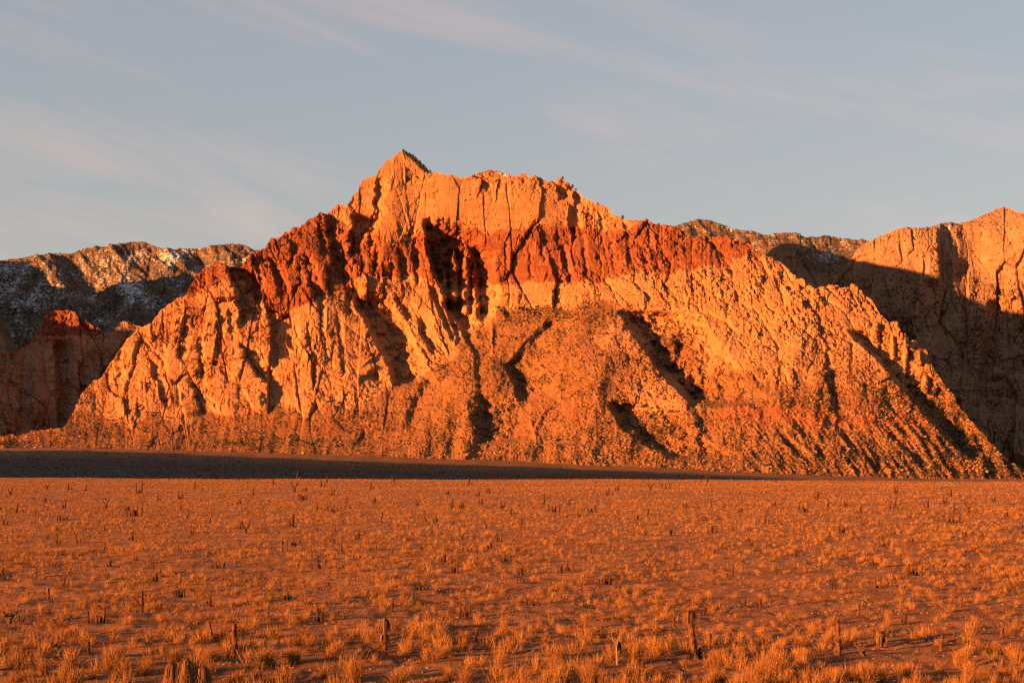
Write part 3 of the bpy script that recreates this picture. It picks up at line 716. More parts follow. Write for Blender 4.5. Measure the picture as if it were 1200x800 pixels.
sl, C, B, T, D = par(ctrl_maps, MPX, MPY)
dens = np.clip(T, 0, 1)**1.5*(.10+1.6*sstep(.0, .45, fbm(MPX/30, MPY/16, 971, 5))+.5*sstep(-.1, .3, fbm(MPX/7, MPY/5, 973, 3)))*(1-.55*MA['redsoil'])
dens = dens+.22*np.clip(B, 0, 1)*sstep(-.1, .5, fbm(MPX/10, MPY/8, 972, 4))*sstep(300, 330, MPY)
for cx, cy, rx, ry, a in ((650,368,30,9,2.6),(690,372,26,12,2.4),(610,365,22,6,2.2),(775,400,30,22,2.2),(610,440,18,18,2),(580,495,22,18,2),(765,500,36,18,2.2),(1130,510,40,30,.5),(1060,470,25,30,.8),(350,520,90,7,1.6),(420,500,30,10,1.8),(975,450,12,40,1.2),(1000,540,130,12,1.2),(520,432,16,10,1.5),(655,395,20,30,.8)):
    dens = dens+a*np.exp(-((MPX-cx)/rx)**2-((MPY-cy)/ry)**2)
dens = dens*(MPY < 560)*(1-.85*np.clip(C-T, 0, 1))*(MPX < 1200)
dens = dens+.012
scatter_blobs('slope_brush', MP, dens, 56000, .7, 2.9, 'dark desert brush dotted over the mountain slopes', 'brush')
scatter_blobs('slope_brush', MP, dens*sstep(-.05, .35, fbm(MPX/18, MPY/12, 977, 4)), 5200, 2.4, 5.2, 'larger dark bushes gathered in the hollows and gullies of the mountain slopes', 'brush')
MAT_BOULDER = simple_mat('pale_boulder', (.18, .088, .040), (.285, .15, .068), .3)
bw = (np.clip(T, 0, 1)+.25*np.clip(B, 0, 1))*(1-np.clip(C, 0, 1))*(.1+sstep(-.1, .4, fbm(MPX/24, MPY/20, 978, 4)))*(MPY < 556)*(1-.7*sstep(470, 430, MPX))
scatter_blobs('slope_boulders', MP, bw, 6500, .9, 4.4, 'pale fallen boulders strewn over the mountain slopes', 'boulders', MAT_BOULDER)
scatter_blobs('ridge_brush', LP, .15+sstep(-.1, .4, fbm(LPX/18, LPY/12, 975, 4)), 26000, 2.0, 6.0, 'dark trees and brush dotted over the snowy left ridge', 'brush')
scatter_blobs('ridge_brush', RP, .3+sstep(-.1, .4, fbm(RPX/12, RPY/8, 976, 4)), 11000, 2.2, 6.5, 'dark trees and brush dotted over the farthest right ridge', 'brush')
scatter_blobs('cliff_brush', np.concatenate([WP.reshape(-1, 3), CP_.reshape(-1, 3)]), np.concatenate([(.1+WA['soil']*sstep(330, 345, WPY)+.4*sstep(275, 262, WPY)).ravel(), (CA_['soil']).ravel()]), 5200, 1.5, 4.5, 'dark brush on the ledges of the right cliffs', 'brush')

vy = rng.uniform(1850, 3500, 9000); vx = rng.uniform(-.38, .30, 9000)*vy
vw = .15+sstep(-.2, .4, fbm(vx/120, vy/200, 981, 4))
scatter_blobs('valley_brush', np.stack([vx, vy, ground_z(vx, vy)], -1), vw, 7000, .6, 2.4, 'low dark brush on the shaded valley floor', 'brush')

# ------------------------------------------------------------------ things standing on the plain
def ground_at(px, py):
    """point of the plain seen at this photo pixel"""
    d = 60.0
    for _ in range(25):
        x = (px-CX)/F*d
        z = float(plain_z(np.array([x]), np.array([d]))[0])
        d = d*.4+.6*F*(HC-z)/max(py-HY, 12.0)
    lim = float(crest_y(np.array([(px-CX)/F*d]), np.array([d]))[0])
    d = min(d, lim-.5); x = (px-CX)/F*d
    return x, d, float(ground_z(np.array([x]), np.array([d]))[0])

class MB:
    def __init__(s): s.v = []; s.f = []; s.t = []
    def add(s, v, f, t=.5):
        o = len(s.v); s.v += [tuple(q) for q in v]; s.f += [tuple(i+o for i in q) for q in f]; s.t += [t]*len(v)
    def build(s, name, mat, parent=None, smooth=False):
        me = bpy.data.meshes.new(name); me.from_pydata(s.v, [], s.f); me.materials.append(mat)
        a = me.attributes.new('tint', 'FLOAT', 'POINT'); a.data.foreach_set('value', np.array(s.t, np.float32))
        for p in me.polygons: p.use_smooth = smooth
        return add_obj(name, me, parent)

def tube(mb, pts, rad, sides=8, rough=.18, jag=.5, rnd=random, t=.5):
    """tapered rough tube along pts, with a broken jagged top"""
    n = len(pts); V = []; Fc = []
    for k, (p, r) in enumerate(zip(pts, rad)):
        for i in range(sides):
            a = 2*math.pi*i/sides+.25*k
            rr = r*(1+rnd.uniform(-rough, rough))
            z = p[2]+(rnd.uniform(-1, 1)*jag*r*2 if k == n-1 else 0)
            V.append((p[0]+rr*math.cos(a), p[1]+rr*math.sin(a), z))
    for k in range(n-1):
        for i in range(sides):
            j = (i+1) % sides
            Fc.append((k*sides+i, k*sides+j, (k+1)*sides+j, (k+1)*sides+i))
    c = pts[-1]; V.append((c[0], c[1], c[2]-rad[-1]*.5)); ci = len(V)-1
    for i in range(sides): Fc.append(((n-1)*sides+i, (n-1)*sides+(i+1) % sides, ci))
    mb.add(V, Fc, t)

def stub(mb, x, y, h, r, lean=(0, 0), bend=0, taper=.6, segs=7, sides=8, rnd=random, rings=False, base=1.25):
    pts = []; rad = []
    for k in range(segs+1):
        u = k/segs
        pts.append((x+lean[0]*h*u+bend*h*math.sin(u*3.1)*.25, y+lean[1]*h*u, -.06+(h+.06)*u))
        q = r*(base-(base-1)*min(u*5, 1))*(1-(1-taper)*u)
        if rings and k % 2 == 1: q *= 1.18
        rad.append(q)
    tube(mb, pts, rad, sides, rnd=rnd)
    return pts[-1]

def thatch(mb, c, r, drop, n, rnd, spread=1.0, w=.012, up=0.0):
    """dead leaves hanging from the top of a trunk"""
    for i in range(n):
        a = rnd.uniform(0, 2*math.pi); ca, sa = math.cos(a), math.sin(a)
        L = drop*rnd.uniform(.6, 1.15); o = r*spread*rnd.uniform(.8, 1.3)
        ww = w*rnd.uniform(.6, 1.3)
        z0 = c[2]+rnd.uniform(-.3, .25)*drop*.4
        P = [(c[0]+ca*r*.3, c[1]+sa*r*.3, z0+up*L), (c[0]+ca*o*.9, c[1]+sa*o*.9, z0+up*L*.7-.02), (c[0]+ca*o*1.12, c[1]+sa*o*1.12, z0-L*.5), (c[0]+ca*o*rnd.uniform(.9, 1.2), c[1]+sa*o*rnd.uniform(.9, 1.2), z0-L)]
        V = []
        for k, p in enumerate(P):
            q = ww*(1, 1, .8, .15)[k]
            V += [(p[0]-sa*q, p[1]+ca*q, p[2]), (p[0]+sa*q, p[1]-ca*q, p[2])]
        mb.add(V, [(0, 1, 3, 2), (2, 3, 5, 4), (4, 5, 7, 6)], rnd.random())

def thing(name, x, y, z, label, cat, group=None):
    o = bpy.data.objects.new(name, None); COL.objects.link(o); o.location = (x, y, z); o.empty_display_size = .2
    return tag(o, label, cat, group)

GRP = 'burnt yucca stumps on the plain'
STUMPS = []
def M(px, py):
    x, d, z = ground_at(px, py); STUMPS.append((x, d)); return x, d, z, d/F

# ---- the larger stumps one can tell apart
x, d, z, m = M(815, 772)                                             # tall leaning trunk
rnd = random.Random(1)
t = thing('burnt_yucca', x, d, z, 'tall leaning burnt yucca trunk with drooping dead leaves at its top', 'yucca', GRP)
b = MB(); top = stub(b, 0, 0, 55*m, 4.2*m, (-.13, 0), 0, .66, 12, 10, rnd, True, 1.3); b.build('trunk', MAT_TRUNK, t)
b = MB(); thatch(b, (top[0], top[1], top[2]+1*m), 4.2*m, 17*m, 85, rnd, 1.5, .55*m); b.build('dead_leaves', MAT_DEADLEAF, t)
b = MB(); stub(b, 6*m, .02, 12*m, 3*m, (-.1, 0), 0, .5, 4, 7, rnd); stub(b, -6*m, -.03, 6*m, 3*m, (.2, 0), 0, .6, 4, 7, rnd); b.build('root_crown', MAT_CHAR, t)

x, d, z, m = M(983, 767); rnd = random.Random(2)                     # straight post
t = thing('burnt_yucca', x, d, z, 'straight upright burnt yucca post with a black tip and a dark ring', 'yucca', GRP)
b = MB(); top = stub(b, 0, 0, 38*m, 3.1*m, (-.03, 0), 0, .55, 10, 10, rnd, False, 1.2); b.build('trunk', MAT_TRUNK, t)
b = MB(); tube(b, [(top[0]+.0, 0, 37*m), (top[0], 0, 42*m)], [1.9*m, 1.7*m], 8, rnd=rnd); b.build('burnt_tip', MAT_CHAR, t)
b = MB(); tube(b, [(-.01, 0, 15*m), (-.01, 0, 18*m)], [3.4*m, 3.2*m], 10, rnd=rnd); b.build('burnt_ring', MAT_CHAR, t)
b = MB(); thatch(b, (-.01, 0, 11*m), 3.3*m, 11*m, 34, rnd, 1.3, .5*m); thatch(b, (top[0], 0, 33*m), 2.6*m, 7*m, 16, rnd, 1.2, .4*m); b.build('dead_leaves', MAT_DEADLEAF, t)

x, d, z, m = M(272, 768); rnd = random.Random(3)                     # knobbly thick post
t = thing('burnt_yucca', x, d, z, 'thick knobbly burnt yucca post rising from the grass, dark on one side', 'yucca', GRP)
b = MB(); stub(b, 0, 0, 38*m, 3.5*m, (.05, .02), .22, .62, 9, 9, rnd, True, 1.15); b.build('trunk', MAT_TRUNK, t)
b = MB(); stub(b, -5*m, .0, 9*m, 2.4*m, (.1, 0), 0, .5, 4, 7, rnd); b.build('side_stub', MAT_CHAR, t)
b = MB(); thatch(b, (.02, 0, 30*m), 3.4*m, 10*m, 22, rnd, 1.2, .45*m); thatch(b, (.0, 0, 14*m), 3.6*m, 12*m, 30, rnd, 1.25, .5*m); b.build('dead_leaves', MAT_DEADLEAF, t)

x, d, z, m = M(220, 809); rnd = random.Random(4)                     # shaggy trio at the bottom edge
t = thing('shaggy_yucca', x, d, z, 'clump of three thick shaggy dead yucca heads at the bottom edge', 'yucca', GRP)
for (ox, hh, rr) in ((-18, 32, 9.5), (0, 38, 13), (19, 28, 9)):
    b = MB(); top = stub(b, ox*m, rnd.uniform(-.05, .05), hh*m*.86, rr*m*.5, (0, 0), 0, .7, 6, 9, rnd); tr = b.build('trunk', MAT_CHAR, t)
    b = MB()
    thatch(b, (top[0], top[1], top[2]+.01), rr*m*.55, hh*m*.8, 110, rnd, 1.3, .45*m, .14)
    thatch(b, (top[0], top[1], top[2]-hh*m*.3), rr*m*.8, hh*m*.65, 90, rnd, 1.25, .45*m, .04)
    b.build('dead_leaves', MAT_DEADLEAF, tr)

x, d, z, m = M(166, 719); rnd = random.Random(5)                     # forked
t = thing('burnt_yucca', x, d, z, 'black forked burnt yucca trunk with one bare slanting arm', 'yucca', GRP)
b = MB(); stub(b, 0, 0, 27*m, 1.9*m, (.02, 0), .05, .8, 8, 8, rnd); b.build('trunk', MAT_CHAR, t)
b = MB(); tube(b, [(0, 0, 9*m), (-5*m, 0, 14*m), (-10*m, .01, 19*m)], [1.5*m, 1.3*m, 1.0*m], 7, rnd=rnd); b.build('branch', MAT_CHAR, t)
b = MB(); stub(b, -6*m, 0, 5*m, 1.6*m, (0, 0), 0, .5, 3, 6, rnd); b.build('side_stub', MAT_CHAR, t)

x, d, z, m = M(112, 731); rnd = random.Random(6)                     # crown of stubs
t = thing('burnt_yucca', x, d, z, 'ring of short burnt yucca stubs with two upright horns', 'yucca', GRP)
for ox, oy, hh, rr, ln in ((-8, 0, 15, 1.6, -.05), (8, .05, 16, 1.5, .18), (-3, .1, 7, 2.2, 0), (2, -.05, 11, 2.4, 0), (4, .12, 8, 2.0, .1), (-6, .1, 5, 2, 0)):
    b = MB(); stub(b, ox*m, oy, hh*m, rr*m, (ln, 0), 0, .6, 5, 7, rnd); b.build('stub', MAT_CHAR if hh != 11 else MAT_TRUNK, t)

x, d, z, m = M(453, 760); rnd = random.Random(7)                     # shaggy dead yucca
t = thing('shaggy_yucca', x, d, z, 'ragged dead yucca with a shaggy pale head above dark weeds', 'yucca', GRP)
b = MB(); top = stub(b, -2*m, 0, 31*m, 3.2*m, (-.02, 0), .05, .8, 8, 8, rnd); b.build('trunk', MAT_TRUNK, t)
b = MB(); thatch(b, (top[0], 0, top[2]+1.5*m), 4*m, 14*m, 55, rnd, 1.2, .9*m, .2); thatch(b, (top[0], 0, 18*m), 3.6*m, 12*m, 30, rnd, 1.1, .8*m); b.build('dead_leaves', MAT_DEADLEAF, t)

x, d, z, m = M(723, 780); rnd = random.Random(8)                     # pale bare stalk
t = thing('dead_stalk', x, d, z, 'thin pale bare stalk with spindly branches beside a big grass clump', 'dead plant', 'dead plants on the plain')
b = MB(); tube(b, [(0, 0, -.05), (0, 0, 10*m), (-.5*m, 0, 22*m), (1*m, 0, 30*m)], [1.1*m, 1.0*m, .9*m, .6*m], 7, rnd=rnd); b.build('stem', MAT_STALK, t)
for pts in ([(-.5*m, 0, 21*m), (3*m, .02, 30*m), (4.5*m, .02, 41*m)], [(0, 0, 20*m), (-4*m, -.02, 29*m), (-7*m, 0, 40*m)], [(0, 0, 15*m), (5*m, .0, 20*m), (6*m, 0, 17*m)], [(-4*m, 0, 29*m), (-10*m, .03, 36*m)]):
    b = MB(); tube(b, pts, [.6*m, .45*m, .3*m][:len(pts)], 5, rnd=rnd); b.build('branch', MAT_STALK, t)
b = MB(); thatch(b, (2.5*m, 0, 27*m), 2*m, 14*m, 12, rnd, 1, .8*m); b.build('dead_leaves', MAT_TWIG, t)

x, d, z, m = M(1032, 758); rnd = random.Random(9)
t = thing('shaggy_yucca', x, d, z, 'short squat yucca stump wrapped in pale hanging dead leaves', 'yucca', GRP)
b = MB(); top = stub(b, 0, 0, 17*m, 3.4*m, (0, 0), 0, .8, 5, 8, rnd); b.build('trunk', MAT_CHAR, t)
b = MB(); thatch(b, (0, 0, 17*m), 4.2*m, 15*m, 42, rnd, 1.1, 1.0*m, .05); b.build('dead_leaves', MAT_DEADLEAF, t)

x, d, z, m = M(247, 754); rnd = random.Random(10)
t = thing('burnt_yucca', x, d, z, 'slender crooked yucca stump with a pale side flake, behind the grass', 'yucca', GRP)
b = MB(); stub(b, 0, 0, 27*m, 1.7*m, (-.12, 0), .35, .7, 8, 8, rnd, True); b.build('trunk', MAT_TRUNK, t)
b = MB(); thatch(b, (-1*m, 0, 13*m), 2.6*m, 5*m, 9, rnd, 1.2, 1.2*m, .2); b.build('dead_leaves', MAT_DEADLEAF, t)

x, d, z, m = M(426, 773); rnd = random.Random(11)
t = thing('dead_yucca_leaves', x, d, z, 'pale arching dead yucca leaves curling out of the grass', 'dead plant', 'dead plants on the plain')
for k in range(4):
    b = MB(); 
    for q in range(9):
        a = rnd.uniform(-1, 1); L = rnd.uniform(8, 13)*m; ox = rnd.uniform(-3, 3)*m+(k-1.5)*3*m; oy = rnd.uniform(-.08, .08)
        P = [(ox+L*(u-.4)*1.1*(1 if a > 0 else -1), oy+.02*u, L*math.sin(u*2.7)*.9+2*m) for u in (0, .25, .5, .75, 1)]
        V = []
        for p, ww in zip(P, (.9, 1, .9, .7, .2)): V += [(p[0], p[1]-ww*m*.6, p[2]), (p[0], p[1]+ww*m*.6, p[2]+ww*m*.5)]
        b.add(V, [(i*2, i*2+1, i*2+3, i*2+2) for i in range(4)], rnd.random())
    b.build('leaf_tuft', MAT_DEADLEAF, t)

x, d, z, m = M(459, 716); rnd = random.Random(12)
t = thing('burnt_yucca', x, d, z, 'black pointed burnt yucca spike with a stub at its foot', 'yucca', GRP)
b = MB(); stub(b, 0, 0, 18*m, 2.0*m, (.1, 0), .05, .3, 7, 8, rnd, False, 1.5); b.build('trunk', MAT_CHAR, t)
b = MB(); stub(b, -3*m, .03, 6*m, 1.6*m, (-.1, 0), 0, .5, 4, 7, rnd); b.build('side_stub', MAT_CHAR, t)

x, d, z, m = M(103, 768); rnd = random.Random(13)
t = thing('burnt_yucca', x, d, z, 'dark narrow burnt yucca stub beside a bright round grass clump', 'yucca', GRP)
b = MB(); stub(b, 0, 0, 17*m, 2.1*m, (.06, 0), .05, .7, 6, 8, rnd); b.build('trunk', MAT_CHAR, t)
b = MB(); stub(b, -1*m, 0, 6*m, 2.0*m, (-.2, 0), 0, .6, 4, 7, rnd); b.build('side_stub', MAT_CHAR, t)

# ---- the many smaller ones: (px, py of the foot, height in photo pixels, sort)
SM = '''
163,578,14,pair 157,605,20,thin 124,595,10,vee 184,587,7,single 150,598,5,lump 19,601,9,single 41,604,7,single 5,615,10,lean 70,609,5,lump 78,609,3,lump
122,622,7,single 140,626,6,pale 155,633,7,lump 91,636,12,lean 67,638,10,single 73,651,6,cluster 122,643,5,single 129,664,7,lump 160,657,5,lump 3,675,8,lump
42,677,7,pale 55,573,6,vee 12,580,7,vee 80,574,7,single 100,575,6,single 53,588,5,lump 75,595,7,pair 1,597,8,lean
348,558,8,single 345,576,12,vee 355,586,7,cluster 211,585,9,pair 281,590,5,lump 212,597,6,single 219,607,9,lean 245,613,10,lean 288,625,13,vee 225,625,7,pair 281,620,7,single
343,616,13,lump 344,640,12,cluster 331,646,12,pale 392,623,9,pale 373,667,13,cluster 256,666,10,cluster 208,645,6,pale 390,600,9,cluster 390,580,6,pair 376,570,6,single 383,565,6,single 296,580,6,single 358,575,4,lump 228,572,7,single 320,567,5,single 371,597,6,single
462,565,7,vee 549,568,7,single 406,590,7,single 439,588,5,lump 434,573,6,single 447,613,11,pale 500,611,11,lean 511,611,6,lump 420,632,9,lump 400,646,15,single 441,645,9,pale 541,632,7,vee 571,618,10,lean 529,595,9,single 542,595,6,lump
565,590,6,lump 589,595,9,pair 575,642,7,lump 582,635,10,single 587,634,9,single 521,658,9,lump 533,671,15,pair 592,658,10,cluster 561,581,5,lump 573,577,5,lump 525,579,4,lump 489,592,7,pair
603,603,7,log 637,591,10,single 649,600,10,cluster 693,600,7,cluster 679,605,7,pair 611,614,8,single 692,648,11,single 611,674,9,lump 665,669,10,cluster 657,671,7,lump 786,628,7,bush 786,642,4,lump 747,609,6,lump 759,604,7,single 724,574,5,lump 762,574,7,vee 780,573,7,cluster 667,591,5,lump 712,580,6,pair
829,564,6,vee 804,594,6,lump 833,594,9,pale 869,600,5,lump 827,610,5,lump 841,608,4,single 896,613,8,single 834,625,8,lump 877,635,6,lump 858,675,13,single 932,651,6,lump 845,644,7,single 958,584,7,lump 970,594,8,single 944,600,11,pair 936,597,8,single 908,592,5,lump 988,624,8,cluster 971,629,6,single 991,593,7,pair
1036,641,9,cluster 1012,615,6,cluster 1008,601,7,lump 1043,596,7,single 1049,593,9,single 1087,595,8,lump 1117,600,10,single 1135,600,13,vee 1107,590,7,pair 1180,605,6,lump 1112,612,9,cluster 1124,612,7,lump 1197,619,9,single 1184,626,8,bush 1114,581,7,lump 1166,587,5,lump 1048,626,4,lump 1069,636,6,lump 1131,629,6,lump 1142,650,8,single 1180,638,5,log 1055,657,6,single 1071,675,13,cluster 1023,661,6,lump 1135,665,6,lump 1050,578,8,pair
74,687,14,lean 56,702,12,pale 61,705,4,lump 10,729,11,bush 68,766,11,twig 183,680,9,lump 210,700,10,cluster 246,709,10,lump 337,702,8,lump 372,727,14,pale 377,727,9,lump 385,687,5,lump 326,754,8,single
416,681,8,pale 492,692,9,lump 497,691,10,single 538,723,14,single 548,721,12,pair 557,750,12,single 624,709,11,cluster 610,684,6,cluster 709,684,11,cluster 787,682,5,lump 718,727,9,pale 790,734,11,pale
831,759,16,pale 825,721,7,lump 891,711,9,lump 873,711,7,lump 975,691,14,single 1005,720,12,pale 1029,690,13,pair 1013,769,11,twig 1061,730,10,lump 1127,710,10,pale 1085,753,9,pale 1103,761,13,pale 1175,746,10,pale
'''
KIND = {'single': 'charred upright stub', 'pair': 'pair of joined charred stubs', 'vee': 'forked charred stub', 'lean': 'leaning charred stub', 'lump': 'low blackened stump', 'cluster': 'cluster of charred stubs', 'log': 'blackened fallen trunk', 'pale': 'pale barkless stub', 'bush': 'dark bare twiggy bush', 'thin': 'tall many-stemmed charred yucca', 'twig': 'crooked black twig'}
BELOW = [(80, 'the far left buttress'), (200, 'the left cliff edge'), (310, 'the left red shoulder'), (430, 'the left cliffs'), (505, 'the pointed summit'), (600, 'the shaded recess'), (690, 'the flat summit'), (790, 'the red cliff end'), (900, 'the red rock knob'), (1010, 'the right slope'), (1100, 'the right pinnacles'), (1300, 'the right cliff')]
def band(py): return 'on the plain\'s far rim' if py < 583 else 'far out on the plain' if py < 606 else 'halfway out on the plain' if py < 640 else 'on the middle plain' if py < 690 else 'on the near plain'
rows = []
for tok in SM.split():
    a = tok.split(','); px, py, hp = float(a[0]), float(a[1]), float(a[2])
    size = 'tiny ' if hp < 6 and a[3] not in ('log',) else 'tall ' if hp > 11 and a[3] not in ('thin', 'twig') else ''
    rows.append([px, py, hp, a[3], f"{size}{KIND[a[3]]} {band(py)}, below {next(n for lim, n in BELOW if px < lim)}"])
ORD = ['leftmost', 'second from left', 'third from left', 'fourth from left', 'fifth from left', 'sixth from left']
byl = {}
for r_ in rows: byl.setdefault(r_[4], []).append(r_)
for l, rs in byl.items():
    if len(rs) > 1:
        for k, r_ in enumerate(sorted(rs)): r_[4] = f"{ORD[k] if k < len(rs)-1 or len(rs) == 1 else 'rightmost'} {l}"
for k, (px, py, hp, kd, label) in enumerate(rows):
    rnd = random.Random(100+k); x, d, z, m = M(px, py)
    m *= 1.15
    parts = []      # (part name, builder material)
    def S(name, mat, fn):
        b = MB(); fn(b); parts.append((name, mat, b))
    dark = MAT_CHAR
    w = lambda f: max(f*m*.82, .028)
    if kd in ('single', 'lean'):
        S('trunk', dark, lambda b: stub(b, 0, 0, hp*m, w(1.25), ((.16 if kd == 'single' else rnd.choice((-.4, .35)))*rnd.uniform(.3, 1), 0), rnd.uniform(-.2, .2), .5, 5, 6, rnd, False, 1.6))
        if rnd.random() < .5: S('side_stub', dark, lambda b: stub(b, rnd.uniform(2, 4)*m, 0, hp*m*.35, w(1.3), (0, 0), 0, .6, 3, 6, rnd))
    elif kd == 'pair':
        for o_ in (-1, 1): S('trunk', dark, lambda b: stub(b, o_*hp*.16*m, 0, hp*m*rnd.uniform(.75, 1), w(1.1), (o_*.08, 0), 0, .55, 5, 6, rnd, False, 1.3))
        S('side_stub', dark, lambda b: stub(b, 0, .05, hp*m*.3, w(1.8), (0, 0), 0, .7, 3, 6, rnd))
    elif kd == 'vee':
        S('trunk', dark, lambda b: stub(b, 0, 0, hp*m*.4, w(1.4), (0, 0), 0, .8, 3, 6, rnd, False, 1.5))
        for o_ in (-1, 1): S('branch', dark, lambda b: tube(b, [(0, 0, hp*m*.25), (o_*hp*m*.22, 0, hp*m*.6), (o_*hp*m*.32, 0, hp*m*rnd.uniform(.8, 1))], [w(1.0), w(.85), w(.6)], 6, rnd=rnd))
    elif kd == 'lump':
        S('stump', dark, lambda b: stub(b, 0, 0, hp*m*.8, w(2.0), (0, 0), 0, .55, 4, 7, rnd, False, 1.6))
        S('side_stub', dark, lambda b: stub(b, -2.4*m, .03, hp*m*.45, w(1.5), (-.2, 0), 0, .6, 3, 6, rnd))
        if hp > 6: S('trunk', dark, lambda b: stub(b, .6*m, 0, hp*m*1.1, w(.9), (.05, 0), 0, .5, 3, 5, rnd))
    elif kd in ('cluster', 'thin'):
        n_ = 5 if kd == 'thin' else rnd.randint(3, 5); sp = hp*(.5 if kd == 'cluster' else .35)
        for q in range(n_):
            ox = (q/(n_-1)-.5)*2*sp
            S('trunk', dark, lambda b: stub(b, ox*m, rnd.uniform(-.1, .1), hp*m*rnd.uniform(.5, 1), w(1.15 if kd == 'cluster' else .8), (ox/sp*.12, 0), rnd.uniform(-.1, .1), .55, 5, 6, rnd, False, 1.4))
        S('stump', dark, lambda b: stub(b, 0, .04, hp*m*.25, w(sp*.7), (0, 0), 0, .7, 3, 8, rnd))
    elif kd == 'log':
        S('trunk', dark, lambda b: tube(b, [(-6*m, 0, .03), (0, .03, .07), (6*m, 0, .05)], [w(1.2), w(1.3), w(1.0)], 7, rnd=rnd))
        S('stump', dark, lambda b: stub(b, -4*m, 0, hp*m*.9, w(1.5), (.1, 0), 0, .6, 4, 6, rnd))
    elif kd == 'pale':
        S('trunk', MAT_TRUNK, lambda b: stub(b, 0, 0, hp*m, w(1.25), (rnd.uniform(-.15, .15), 0), rnd.uniform(-.2, .2), .6, 5, 7, rnd, False, 1.25))
        if hp > 9: S('dead_leaves', MAT_DEADLEAF, lambda b: thatch(b, (0, 0, hp*m*.95), w(1.4), hp*m*.45, 12, rnd, 1.1, .6*m))
    elif kd in ('bush', 'twig'):
        for q in range(9 if kd == 'bush' else 3):
            a = rnd.uniform(-.9, .9); S('branch', MAT_TWIG, lambda b: tube(b, [(0, 0, -.02), (a*hp*m*.4, rnd.uniform(-.1, .1), hp*m*.45), (a*hp*m*rnd.uniform(.5, .9), rnd.uniform(-.15, .15), hp*m*rnd.uniform(.7, 1.05))], [w(.6), w(.45), w(.25)*.7], 5, rnd=rnd))
    nm = {'bush': 'burnt_bush', 'twig': 'burnt_twig', 'log': 'fallen_yucca'}.get(kd, 'burnt_stump')
    cat = {'bush': 'bush', 'twig': 'twig', 'log': 'log'}.get(kd, 'stump')
    t = thing(nm, x, d, z, label, cat, GRP if kd not in ('bush', 'twig') else 'dead plants on the plain')
    for (pn, mat, b) in parts: b.build(pn, mat, t)

# ------------------------------------------------------------------ dry grass
def tuft_mesh(seed, nb, spread, droop, wid, lo=.55):
    r = np.random.default_rng(seed); V = []; Fc = []; T = []
    for i in range(nb):
        a = r.uniform(0, 6.283); tilt = abs(r.normal(0, 1))*spread; L = r.uniform(lo, 1.0)
        ox, oy = r.normal(0, .10, 2); dx, dy = math.cos(a), math.sin(a)
        wa = r.uniform(0, 6.283); wx, wy = math.cos(wa)*wid, math.sin(wa)*wid
        p = [(ox, oy, -.03)]
        for u in (.5, 1.0):
            tl = min(tilt*(1+droop*u), 1.45)
            p.append((ox+dx*L*u*math.sin(tl), oy+dy*L*u*math.sin(tl), L*u*math.cos(tl)))
        o = len(V)
        V += [(p[0][0]-wx, p[0][1]-wy, p[0][2]), (p[0][0]+wx, p[0][1]+wy, p[0][2]), (p[1][0]-wx*.75, p[1][1]-wy*.75, p[1][2]), (p[1][0]+wx*.75, p[1][1]+wy*.75, p[1][2]), p[2]]
        Fc += [(o, o+1, o+3), (o, o+3, o+2), (o+2, o+3, o+4)]; T += [float(np.clip(r.normal(.5, .25), 0, 1))]*5
    return make_mesh('grass_tuft', np.array(V), np.array(Fc), MAT_GRASS, {'tint': np.array(T)})
BIG = [tuft_mesh(50+i, 620, .50, .25, .0055) for i in range(5)]
SMALL = [tuft_mesh(70+i, 260, .95, .25, .009, .4) for i in range(6)]
GG = 'dry grass clumps along the near edge of the plain'
big = [(127,781,27,31,'round bright grass clump beside the dark narrow burnt stub'),(18,785,30,34,None),(78,797,34,34,None),(50,790,26,30,None),(246,774,36,24,'wide grass clump hiding the foot of the thick knobbly post'),(312,778,50,30,None),(345,776,36,26,None),(392,768,34,24,None),
 (415,799,40,46,'big grass clump with pale yucca leaves curling out of it'),(466,803,52,28,None),(440,765,24,16,None),(521,770,26,20,None),(586,782,24,25,'narrow upright grass clump standing alone near the bottom middle'),(655,772,32,24,None),(690,800,44,38,None),(748,777,36,36,'big bright grass clump just right of the pale bare stalk'),
 (772,768,22,18,None),(655,797,36,30,None),(866,770,38,20,None),(895,796,40,40,None),(942,776,40,24,'wide grass clump left of the straight burnt post'),(1012,803,50,42,None),(1060,797,30,30,None),(1126,780,34,28,'tall fan of grass standing alone below the right cliff'),(1165,764,26,20,None),(1192,778,32,22,None),(835,772,24,16,None),(205,775,36,24,None),(170,790,36,26,None),(1150,797,30,22,None),(975,800,36,26,None),(545,800,30,22,None)]
nearest = []
for k, (px, py, wp, hp, lab) in enumerate(big):
    x, d, z = ground_at(px, py); m = d/F
    me = BIG[k % 5]
    o = add_obj('grass_clump', me, None, (x, d, z), rng.uniform(0, 6.28), (wp*m*.70, wp*m*.70, hp*m*.86))
    tag(o, lab or 'large blond clump of dry grass along the bottom edge of the view', 'grass', GG)
    nearest.append((x, d))

